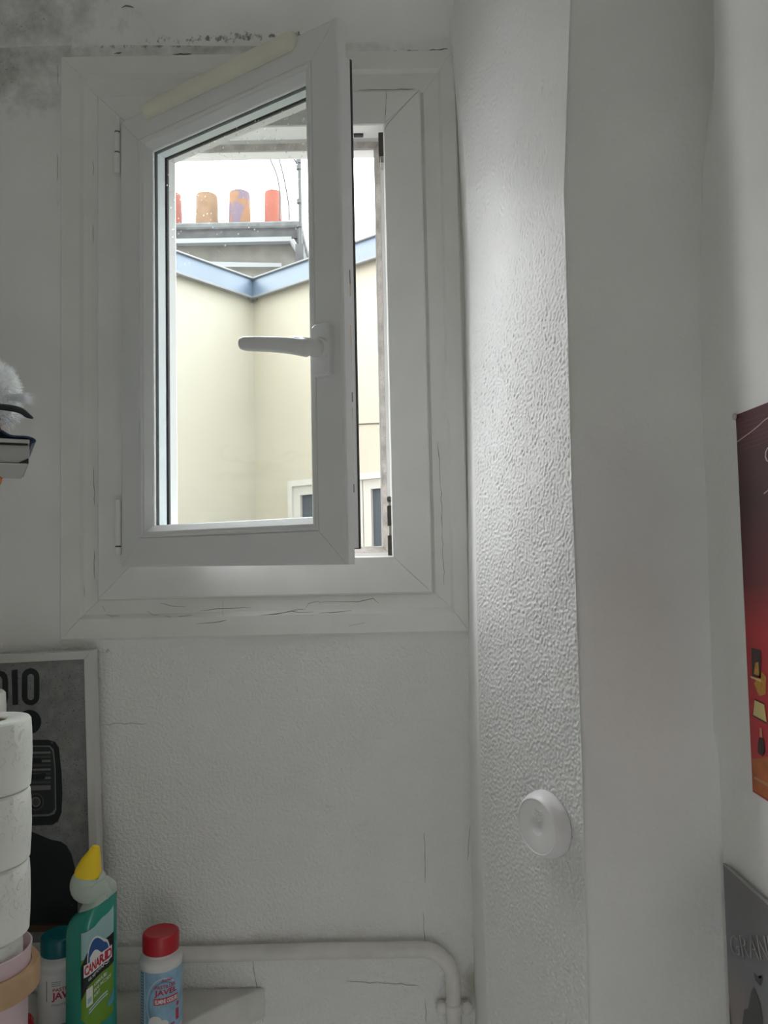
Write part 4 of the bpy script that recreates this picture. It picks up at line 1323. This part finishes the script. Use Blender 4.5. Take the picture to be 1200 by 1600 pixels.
strip('brand_ground', lambda t: (-0.80 + 1.55 * t, 0.1125 + 0.0085 * (1.55 * t - 0.8)), lambda t: (-0.80 + 1.55 * t, 0.0955 + 0.0085 * (1.55 * t - 0.8)), gel_map(0.0019), 'lab_white', lab, 24)
text('brand_lettering', 'CANARD', (-0.76, 0.72, 0.0975, 0.1110), tilted(0.0022, 0.0085), 'lab_red', lab, bold=0.045)
text('lettering', 'GEL NETTOYANT', (-0.52, 0.62, 0.0890, 0.0930), tilted(0.0013, 0.012), 'lab_white', lab, bold=0.02)
for i, s_ in enumerate(('FORMULE', 'SANS ACIDE', 'FORT')):
    text('lettering', s_, (-0.10, (0.52, 0.74, 0.30)[i], 0.0735 - i * 0.0075, 0.0780 - i * 0.0075), tilted(0.0006, 0.012), 'lab_white', lab, bold=0.02)
strip('eco_badge', lambda t: (-0.66 + 0.46 * t, 0.0720 + 0.004 * t), lambda t: (-0.66 + 0.46 * t, 0.0470 + 0.004 * t), gel_map(0.0006), 'lab_white', lab, 8)
strip('badge_print', lambda t: (-0.58 + 0.30 * t, 0.0590 + 0.003 * t), lambda t: (-0.58 + 0.30 * t, 0.0520 + 0.003 * t), gel_map(0.0009), 'lab_aqua', lab, 6)
for k in range(2):
    strip('print_line', lambda t: (-0.50 + 1.05 * t, 0.0440 + 0.014 * t - 0.004 * k), lambda t: (-0.50 + 1.05 * t, 0.0420 + 0.014 * t - 0.004 * k), gel_map(0.0006), 'lab_blue_pale', lab, 12)
text('lettering', 'CANARD', (-0.80, -0.30, 0.1430, 0.1460), tilted(0.0010, 0.010), 'lab_grey', lab) if False else None

# red scalloped lid peeping out beside the pot
jar = empty('red_lidded_jar', (-0.527, -0.185, SZ + 0.0005))
tag(jar, 'small jar with a dark red scalloped lid beside the pink pot', 'jar')
lathe('jar_body', [(0.0, 0.0), (0.016, 0.0), (0.018, 0.003), (0.018, 0.034), (0.0, 0.034)], 'bottle_white', jar, seg=28, cap=False)
V, Fc = [], []
prof = [(0.0215, 0.032), (0.0235, 0.036), (0.0235, 0.054), (0.0205, 0.060), (0.010, 0.063)]
SG = 60
for i in range(SG):
    a = 2 * math.pi * i / SG
    k = 1 + 0.09 * abs(math.cos(a * 3.5))
    for r_, z_ in prof: V.append((r_ * k * math.cos(a), r_ * k * math.sin(a), z_))
for i in range(SG):
    for k in range(len(prof) - 1):
        Fc.append((i * 5 + k, ((i + 1) % SG) * 5 + k, ((i + 1) % SG) * 5 + k + 1, i * 5 + k + 1))
Fc.append(tuple(i * 5 for i in range(SG))); Fc.append(tuple(i * 5 + 4 for i in range(SG)))
obj('scalloped_lid', V, Fc, 'cap_red', jar, smooth='auto')

# ------------------------------------------------------------------ air freshener puck on the splayed face
zq = U(857, 1287, -0.27).z
i0 = int(np.argmin(np.abs(zs - zq)))
q1, q2 = rows_spl[i0]
dd = (q2 - q1); dd.z = 0; dd.normalize()
nn = Vector((dd.y, -dd.x, 0)); nn = nn if nn.x < 0 else -nn
pb = UP(858, 1286, q1, nn)
puck = empty('air_freshener', pb + nn * 0.0015)
tag(puck, 'round white air freshener puck stuck on the rough pier', 'air freshener')
mat('puck_white', (0.83, 0.82, 0.83), 0.35)
mat('puck_face', (0.78, 0.775, 0.77), 0.4)
sh_ = lathe('shell', [(0.0, 0.0), (0.0425, 0.0), (0.0435, 0.0015), (0.0432, 0.006), (0.0415, 0.013), (0.0385, 0.0195), (0.0362, 0.0222), (0.0350, 0.0226), (0.0343, 0.0220), (0.0343, 0.0195)], 'puck_white', puck, seg=64, axis=nn, cap=False, smooth=True)
fc = lathe('face', [(0.0342, 0.0195), (0.0342, 0.0212), (0.0335, 0.0218), (0.013, 0.0216), (0.0105, 0.0208), (0.0075, 0.0190), (0.0, 0.0182)], 'puck_face', puck, seg=64, axis=nn, cap=False, smooth='auto')
Z_ = Vector((0, 0, 1))
fm = lambda h: (lambda u, v: dd * u + Z_ * v + nn * h)
for s_, bx2 in (('AIR', (-0.0040, 0.0125, 0.0165, 0.0230)), ('WICK', (-0.0080, 0.0135, 0.0085, 0.0148))):
    t1 = text('embossed_lettering', s_, bx2, fm(0.0222), 'puck_face', fc, bold=0.0)
    so = t1.modifiers.new('emboss', 'SOLIDIFY'); so.thickness = 0.0016; so.offset = 0

# ------------------------------------------------------------------ posters on the right wall
m = mat('poster_red', (0.3, 0.02, 0.03), 0.45)
nt = m.node_tree
tc = nt.nodes.new('ShaderNodeTexCoord'); se = nt.nodes.new('ShaderNodeSeparateXYZ'); nt.links.new(tc.outputs['Object'], se.inputs[0])
rp = nt.nodes.new('ShaderNodeMapRange'); rp.inputs['From Min'].default_value = 0.0; rp.inputs['From Max'].default_value = 0.44
nt.links.new(se.outputs['Z'], rp.inputs['Value'])
cr = nt.nodes.new('ShaderNodeValToRGB')
els = cr.color_ramp.elements
els[0].position = 0.0; els[0].color = (0.42, 0.05, 0.02, 1)
els[1].position = 1.0; els[1].color = (0.085, 0.014, 0.020, 1)
for p_, c_ in ((0.12, (0.50, 0.022, 0.032, 1)), (0.42, (0.42, 0.016, 0.026, 1)), (0.55, (0.14, 0.013, 0.020, 1)), (0.75, (0.055, 0.012, 0.017, 1))):
    e_ = els.new(p_); e_.color = c_
nt.links.new(rp.outputs[0], cr.inputs[0]); nt.links.new(cr.outputs[0], nt.nodes['Principled BSDF'].inputs['Base Color'])
mat('poster_line', (0.55, 0.42, 0.42), 0.5)
mat('poster_text', (0.12, 0.030, 0.030), 0.5)
mat('poster_dark', (0.035, 0.015, 0.014), 0.5)
mat('poster_gold', (0.48, 0.24, 0.03), 0.5, var=0.3, vscale=200)
mat('poster_lamp', (0.62, 0.52, 0.20), 0.5)
mat('poster_orange', (0.50, 0.13, 0.03), 0.5, var=0.25, vscale=60)
mat('poster_skin', (0.50, 0.26, 0.12), 0.5)
PX_ = RX - 0.0012
XN = Vector((1, 0, 0))
tl = UP(1151, 648, (PX_, 0, 0), XN); bl = UP(1175, 1236, (PX_, 0, 0), XN)
pyl = (tl.y + bl.y) / 2
pos = empty('wall_poster', (PX_, pyl, bl.z))
tag(pos, 'dark red poster of a lamplit room pinned to the right wall', 'poster')
ph, pw_ = tl.z - bl.z, 0.31
sheet = box('sheet', -0.0002, 0.0006, -pw_, 0.0, 0.0, ph, 'poster_red', pos)


def RW(lift):
    def f(px, py):
        p = UP(px, py, (PX_ - lift, 0, 0), XN)
        return Vector((p.x - PX_, min(p.y - pyl, -0.0005), p.z - bl.z))
    return f


r1, r2, r3 = RW(0.0005), RW(0.0008), RW(0.0011)
arc = spline([Vector((1148, 692, 0)), Vector((1165, 680, 0)), Vector((1182, 667, 0)), Vector((1200, 652, 0)), Vector((1230, 640, 0))], 5)
for i in range(len(arc) - 1):
    pass
flat('arc_line', [(p.x, p.y) for p in arc] + [(p.x, p.y + 1.8) for p in reversed(arc)], r2, 'poster_line', sheet)
sc2 = [(1204, 697), (1199, 699), (1195.5, 706), (1195, 714), (1197, 720), (1202, 723), (1202, 721), (1199, 718.5), (1197, 713), (1197.5, 706), (1200, 701), (1204, 699)]
flat('scroll_line', sc2, r2, 'poster_line', sheet)
flat('scroll_line', [(1194, 772), (1200, 767), (1200, 765), (1193, 771)], r2, 'poster_line', sheet)
for k in range(7):
    y = 661 + k * 7.2
    flat('credit_line', [(1154, y), (1200, y - 17), (1200, y - 14), (1154, y + 2.6)], r1, 'poster_text', sheet)
flat('print_picture', [(1174, 1012), (1189, 1016), (1189, 1060), (1175, 1056)], r1, 'poster_dark', sheet)
flat('print_picture', [(1180, 1036), (1185, 1034), (1186, 1056), (1178, 1053)], r2, 'poster_gold', sheet)
flat('print_ledge', [(1172.5, 1056), (1189, 1062), (1189, 1066), (1173, 1059)], r2, 'poster_lamp', sheet)
flat('print_flowers', [(1178, 1068), (1190, 1050), (1197, 1058), (1196, 1085), (1186, 1088)], r1, 'poster_gold', sheet)
flat('print_lamp_shade', [(1179, 1094), (1194, 1101), (1198, 1129), (1177, 1117)], r2, 'poster_lamp', sheet)
flat('print_lamp_shade', [(1177, 1117), (1198, 1129), (1198, 1131), (1177, 1119)], r3, 'poster_dark', sheet)
flat('print_lamp_shade', [(1179, 1092), (1194, 1099), (1194, 1101), (1179, 1094)], r3, 'poster_dark', sheet)
flat('print_lamp_base', [(1187, 1137), (1190, 1138), (1191, 1152), (1187, 1151)], r2, 'poster_skin', sheet)
flat('print_lamp_base', [(1186, 1152), (1193, 1154), (1195, 1175), (1191, 1182), (1184, 1176), (1184, 1164)], r2, 'poster_dark', sheet)
flat('print_bedding', [(1175.5, 1186), (1190, 1184), (1215, 1180), (1240, 1270), (1201, 1249), (1177, 1234.5)], r1, 'poster_orange', sheet)
flat('print_fold', [(1178, 1213), (1200, 1224), (1200, 1229), (1179, 1217)], r2, 'poster_skin', sheet)
pin = empty('drawing_pin', (PX_ - 0.001, pyl - 0.001, tl.z - 0.002))
tag(pin, 'shiny drawing pin in the top corner of the red poster', 'pin')
lathe('pin_head', [(0.0, 0.0), (0.0042, 0.0), (0.0044, 0.0008), (0.0036, 0.0022), (0.0, 0.0028)], 'metal_steel', pin, seg=24, axis=(-1, 0, 0), cap=False, smooth=True)
tube('pin_point', [(0.0, 0, 0), (0.006, 0, 0)], 0.0005, 'metal_steel', pin, seg=6)

# metal sign below
m = mat('sign_print', (0.1, 0.1, 0.1), 0.35)
nt = m.node_tree
tc = nt.nodes.new('ShaderNodeTexCoord'); se = nt.nodes.new('ShaderNodeSeparateXYZ'); nt.links.new(tc.outputs['Object'], se.inputs[0])
rp = nt.nodes.new('ShaderNodeMapRange'); rp.inputs['From Min'].default_value = -0.40; rp.inputs['From Max'].default_value = 0.0
nt.links.new(se.outputs['Z'], rp.inputs['Value'])
cr = nt.nodes.new('ShaderNodeValToRGB'); els = cr.color_ramp.elements
els[0].position = 0.2; els[0].color = (0.36, 0.27, 0.24, 1)
els[1].position = 1.0; els[1].color = (0.17, 0.16, 0.165, 1)
e_ = els.new(0.62); e_.color = (0.25, 0.21, 0.20, 1)
e_ = els.new(0.75); e_.color = (0.20, 0.20, 0.225, 1)
nt.links.new(rp.outputs[0], cr.inputs[0]); nt.links.new(cr.outputs[0], nt.nodes['Principled BSDF'].inputs['Base Color'])
mat('sign_letter', (0.48, 0.40, 0.37), 0.4)
mat('sign_rock', (0.06, 0.065, 0.06), 0.4)
mat('sign_edge', (0.45, 0.45, 0.45), 0.3, metal=0.6)
SX = RX - 0.007
gt = UP(1130, 1350, (SX, 0, 0), XN)
sg = empty('metal_sign', (SX, gt.y, gt.z))
tag(sg, 'grey landscape sign with raised lettering low on the right wall', 'sign')
plate = box('plate', 0.0, 0.003, -0.30, 0.0, -0.42, 0.0, 'sign_print', sg)
box('bright_edge', -0.0004, 0.0034, -0.30, 0.0, 0.0, 0.0012, 'sign_edge', sg)


def SG_(lift):
    def f(px, py):
        p = UP(px, py, (SX - lift, 0, 0), XN)
        return Vector((p.x - SX, min(p.y - gt.y, -0.0005), p.z - gt.z))
    return f


def gtext(lift):
    g = SG_(lift)
    return lambda u, v: g(1139 + 72 * u + (1 - v) * (5 + 3 * u), (1461 + 1 * u) * v + (1494 + 9 * u) * (1 - v))


t1 = text('raised_lettering', 'GRAND', (0, 1, 0, 1), gtext(0.0004), 'sign_letter', plate)
t2 = text('raised_lettering', 'GRAND', (0, 1, 0, 1), lambda u, v: gtext(0.0006)(u + 0.012, v - 0.02), 'sign_print', plate, bold=-0.012)
flat('printed_rock', [(1131.5, 1530), (1133, 1540), (1137, 1565), (1143, 1600), (1150, 1660), (1134, 1700), (1131.5, 1600)], SG_(0.0004), 'sign_rock', plate)
flat('printed_rock', [(1158, 1610), (1163, 1577), (1169, 1576), (1174, 1548), (1178, 1542), (1182, 1552), (1188, 1568), (1191, 1590), (1192, 1620), (1180, 1680), (1165, 1680)], SG_(0.0004), 'sign_rock', plate)
flat('printed_bird', [(1177.5, 1519), (1184, 1526), (1188, 1530), (1190, 1524), (1191, 1533), (1188, 1541), (1185, 1537), (1180, 1532)], SG_(0.0004), 'sign_rock', plate)
flat('printed_mist', [(1141, 1570), (1157, 1569), (1158, 1605), (1146, 1610)], SG_(0.0003), 'sign_letter', plate) if False else None
box('mount', 0.003, 0.0045, -0.2, -0.05, -0.3, -0.1, 'sign_edge', sg)

# ------------------------------------------------------------------ shelf of odds and ends at the left edge
mat('book_page', (0.52, 0.515, 0.50), 0.8, bump=0.5, bscale=400, bdist=0.0006)
mat('book_black', (0.015, 0.014, 0.016), 0.5)
mat('book_blue', (0.022, 0.055, 0.13), 0.4)
mat('book_cover_pale', (0.60, 0.60, 0.59), 0.5)
mat('plush_white', (0.94, 0.95, 0.96), 0.9)
mat('orange_felt', (0.60, 0.17, 0.04), 0.8)
mat('glasses_grey', (0.045, 0.047, 0.055), 0.3)
mat('shelf_board', (0.70, 0.69, 0.67), 0.5)
BY0, BY1 = -0.34, -0.16
bz0 = U(30, 727, BY0).z
ws = box('wall_shelf', LEFT_X, -0.63, -0.42, -0.05, bz0 - 0.020, bz0 - 0.0006, 'shelf_board', bevel=0.002)
tag(ws, 'small white shelf on the left wall under the books, out of view', 'shelf')
bxr = U(46, 715, BY0).x
def book_obj(o):
    o.location = (bxr, BY0, 0); o.rotation_euler = (0, 0, math.radians(27))
    return o


bk = book_obj(empty('thick_book', (0, 0, 0)))
tag(bk, 'thick book with grey pages lying flat at the left edge', 'book')
bth = U(30, 694, BY0).z - bz0
bxr_w, BY0_w, BY1_w = bxr, BY0, BY1
bxr, BY0, BY1 = 0.0, 0.0, 0.18
box('page_block', bxr - 0.17, bxr, BY0 + 0.004, BY1 - 0.004, bz0 + 0.0018, bz0 + bth - 0.0015, 'book_page', bk, bevel=0.001)
box('cover_bottom', bxr - 0.173, bxr - 0.003, BY0, BY1, bz0, bz0 + 0.0018, 'book_cover_pale', bk)
box('cover_top', bxr - 0.173, bxr - 0.002, BY0, BY1, bz0 + bth - 0.0015, bz0 + bth, 'book_black', bk)
obj('black_corner', [(bxr - 0.014, BY0 + 0.0032, bz0 + 0.0022), (bxr - 0.001, BY0 + 0.0032, bz0 + 0.0022), (bxr - 0.001, BY0 + 0.0032, bz0 + 0.009), (bxr - 0.014, BY0 + 0.0022, bz0 + 0.0018), (bxr - 0.001, BY0 + 0.0022, bz0 + 0.0018), (bxr - 0.001, BY0 + 0.0022, bz0 + 0.009)],
    [(0, 2, 1), (3, 4, 5), (0, 1, 4, 3), (1, 2, 5, 4), (2, 0, 3, 5)], 'book_black', bk)
box('cover_line', bxr - 0.173, bxr - 0.012, BY0 + 0.0025, BY0 + 0.004, bz0 + 0.0018, bz0 + 0.0030, 'book_black', bk)
# thin blue booklet on top, cover lifting
zb_ = bz0 + bth + 0.0004
bl2 = empty('blue_booklet', (bxr_w, BY0_w, 0), math.radians(27))
tag(bl2, 'thin booklet with a dark blue cover lifting open on the thick book', 'book')
bxx = U(54, 690, BY0_w).x - bxr_w
box('pages', bxx - 0.17, bxx - 0.006, BY0 + 0.001, BY1 - 0.01, zb_, zb_ + 0.0055, 'book_cover_pale', bl2, bevel=0.001)
P = spline([(bxx - 0.17, 0, zb_ + 0.012), (bxx - 0.075, 0, zb_ + 0.015), (bxx - 0.044, 0, zb_ + 0.0165), (bxx - 0.028, 0, zb_ + 0.0090), (bxx - 0.012, 0, zb_ + 0.0085), (bxx - 0.003, 0, zb_ + 0.0065), (bxx, 0, zb_ + 0.0035), (bxx - 0.004, 0, zb_ + 0.001)], 5)
V, Fc = [], []
for i, p in enumerate(P):
    t = (P[min(i + 1, len(P) - 1)] - P[max(i - 1, 0)]).normalized(); nn_ = Vector((-t.z, 0, t.x)) * 0.0011
    for q in (p + nn_, p - nn_):
        for y in (BY0 - 0.001, BY1 - 0.008): V.append((q.x, y, q.z))
for i in range(len(P) - 1):
    a = 4 * i
    Fc += [(a, a + 1, a + 5, a + 4), (a + 2, a + 6, a + 7, a + 3), (a, a + 4, a + 6, a + 2), (a + 1, a + 3, a + 7, a + 5)]
Fc += [(0, 2, 3, 1), (len(V) - 4, len(V) - 3, len(V) - 1, len(V) - 2)]
obj('cover', V, Fc, 'book_blue', bl2, smooth='auto')
# white fluffy plush toy with orange feet
pc = U(-12, 612, -0.25)
plush = empty('plush_toy', (pc.x, pc.y, pc.z))
tag(plush, 'white fluffy plush toy sitting on the books at the left edge', 'toy')
def lump(name, c, r, m, parent, seg=20):
    bm = bmesh.new(); bmesh.ops.create_icosphere(bm, subdivisions=3, radius=1.0)
    for v in bm.verts: v.co = Vector(c) + Vector((v.co.x * r[0], v.co.y * r[1], v.co.z * r[2]))
    me = bpy.data.meshes.new(name); bm.to_mesh(me); bm.free()
    return finish(name, me, m, parent, smooth=True)


lump('body', (0, 0, 0), (0.032, 0.032, 0.040), 'plush_white', plush)
lump('body_tuft', (0.004, -0.004, -0.030), (0.030, 0.028, 0.018), 'plush_white', plush)
foot = lump('foot', (0.004, -0.020, -0.058), (0.017, 0.022, 0.011), 'orange_felt', plush)
lump('foot', (-0.040, -0.020, -0.058), (0.017, 0.022, 0.011), 'orange_felt', plush)
rg = random.Random(3)
V, Fc = [], []
def strand(b, d, ln, w):
    d = d.normalized(); sd = d.cross(Vector((rg.uniform(-1, 1), rg.uniform(-1, 1), rg.uniform(-1, 1)))).normalized()
    bend = Vector((rg.uniform(-.4, .4), rg.uniform(-.4, .4), rg.uniform(-.7, .1))) * ln * 0.5
    n0 = len(V)
    V.extend([b + sd * w, b - sd * w, b + d * ln * .55 + bend * .3 - sd * w * .7, b + d * ln * .55 + bend * .3 + sd * w * .7, b + d * ln + bend])
    Fc.extend([(n0, n0 + 1, n0 + 2, n0 + 3), (n0 + 3, n0 + 2, n0 + 4)])
for _ in range(5200):
    d = Vector((rg.gauss(0, 1), rg.gauss(0, 1), rg.gauss(0, 1))).normalized()
    if rg.random() < 0.7: b = Vector((d.x * 0.031, d.y * 0.031, d.z * 0.039))
    else: b = Vector((0.004 + d.x * 0.029, -0.004 + d.y * 0.027, -0.030 + d.z * 0.017))
    strand(b, d + Vector((rg.uniform(-.6, .6), rg.uniform(-.6, .6), rg.uniform(-.6, .6))), rg.uniform(0.006, 0.013), 0.0006)
for _ in range(420):     # the tuft pointing right
    strand(Vector((0.024, -0.008, -0.010)) + Vector((rg.uniform(-.004, .004), rg.uniform(-.006, .006), rg.uniform(-.005, .003))), Vector((1, rg.uniform(-.2, .2), rg.uniform(-.02, .2))), rg.uniform(0.024, 0.037), 0.0005)
fur = obj('fur', V, Fc, 'plush_white', plush); fur['kind'] = 'stuff'
# spectacles lying against the toy
gl = empty('spectacles', (0, 0, 0))
tag(gl, 'dark grey spectacles whose temple tip sticks out past the white plush toy', 'glasses')
GY = -0.320
tp = spline([U(-125, 640, GY), U(-60, 637, GY), U(-20, 635, GY), U(4, 636, GY), U(24, 639, GY), U(35, 643, GY), U(43, 649, GY), U(51.5, 653.5, GY)], 5)
rr = np.interp(np.linspace(0, 1, len(tp)), [0, .5, .7, .85, .96, 1], [0.0040, 0.0042, 0.0040, 0.0036, 0.0020, 0.0012]).tolist()
V, Fc = tube_vf(tp, rr, 12, 0.4, upv=(0, 0, 1))
obj('temple', V, Fc, 'glasses_grey', gl, smooth=True)
gx = U(-125, 640, GY)
tube('temple', spline([(gx.x, GY + 0.115, gx.z), (gx.x + 0.012, GY + 0.115, gx.z + 0.003), (gx.x + 0.022, GY + 0.112, gx.z - 0.002)], 6), 0.003, 'glasses_grey', gl, seg=10)
for yy in (GY + 0.028, GY + 0.088):
    P = [(gx.x - 0.002, yy + 0.026 * math.cos(a), gx.z + 0.010 + 0.016 * math.sin(a)) for a in np.linspace(0, 2 * math.pi, 25)]
    tube('rim', P, 0.0018, 'glasses_grey', gl, seg=8)
tube('bridge', [(gx.x - 0.002, GY + 0.052, gx.z + 0.012), (gx.x - 0.002, GY + 0.058, gx.z + 0.015), (gx.x - 0.002, GY + 0.064, gx.z + 0.012)], 0.0018, 'glasses_grey', gl, seg=8)
# orange hook under the shelf
oh = U(-2, 744, -0.30)
hk = empty('orange_hook', (0, 0, 0))
tag(hk, 'small orange hook under the books at the left edge', 'hook')
tube('hook_arm', spline([(-0.66, -0.30, bz0 - 0.0205), (-0.64, -0.30, bz0 - 0.036), (-0.58, -0.30, oh.z - 0.018), (oh.x - 0.012, -0.30, oh.z - 0.013), (oh.x, -0.30, oh.z)], 6), 0.0055, 'orange_felt', hk, seg=14, smooth=True)
lathe('hook_base', [(0.011, 0.0), (0.011, 0.003), (0.006, 0.006)], 'orange_felt', hk, seg=20, center=(-0.66, -0.30, bz0 - 0.0205), axis=(0, 0, -1))
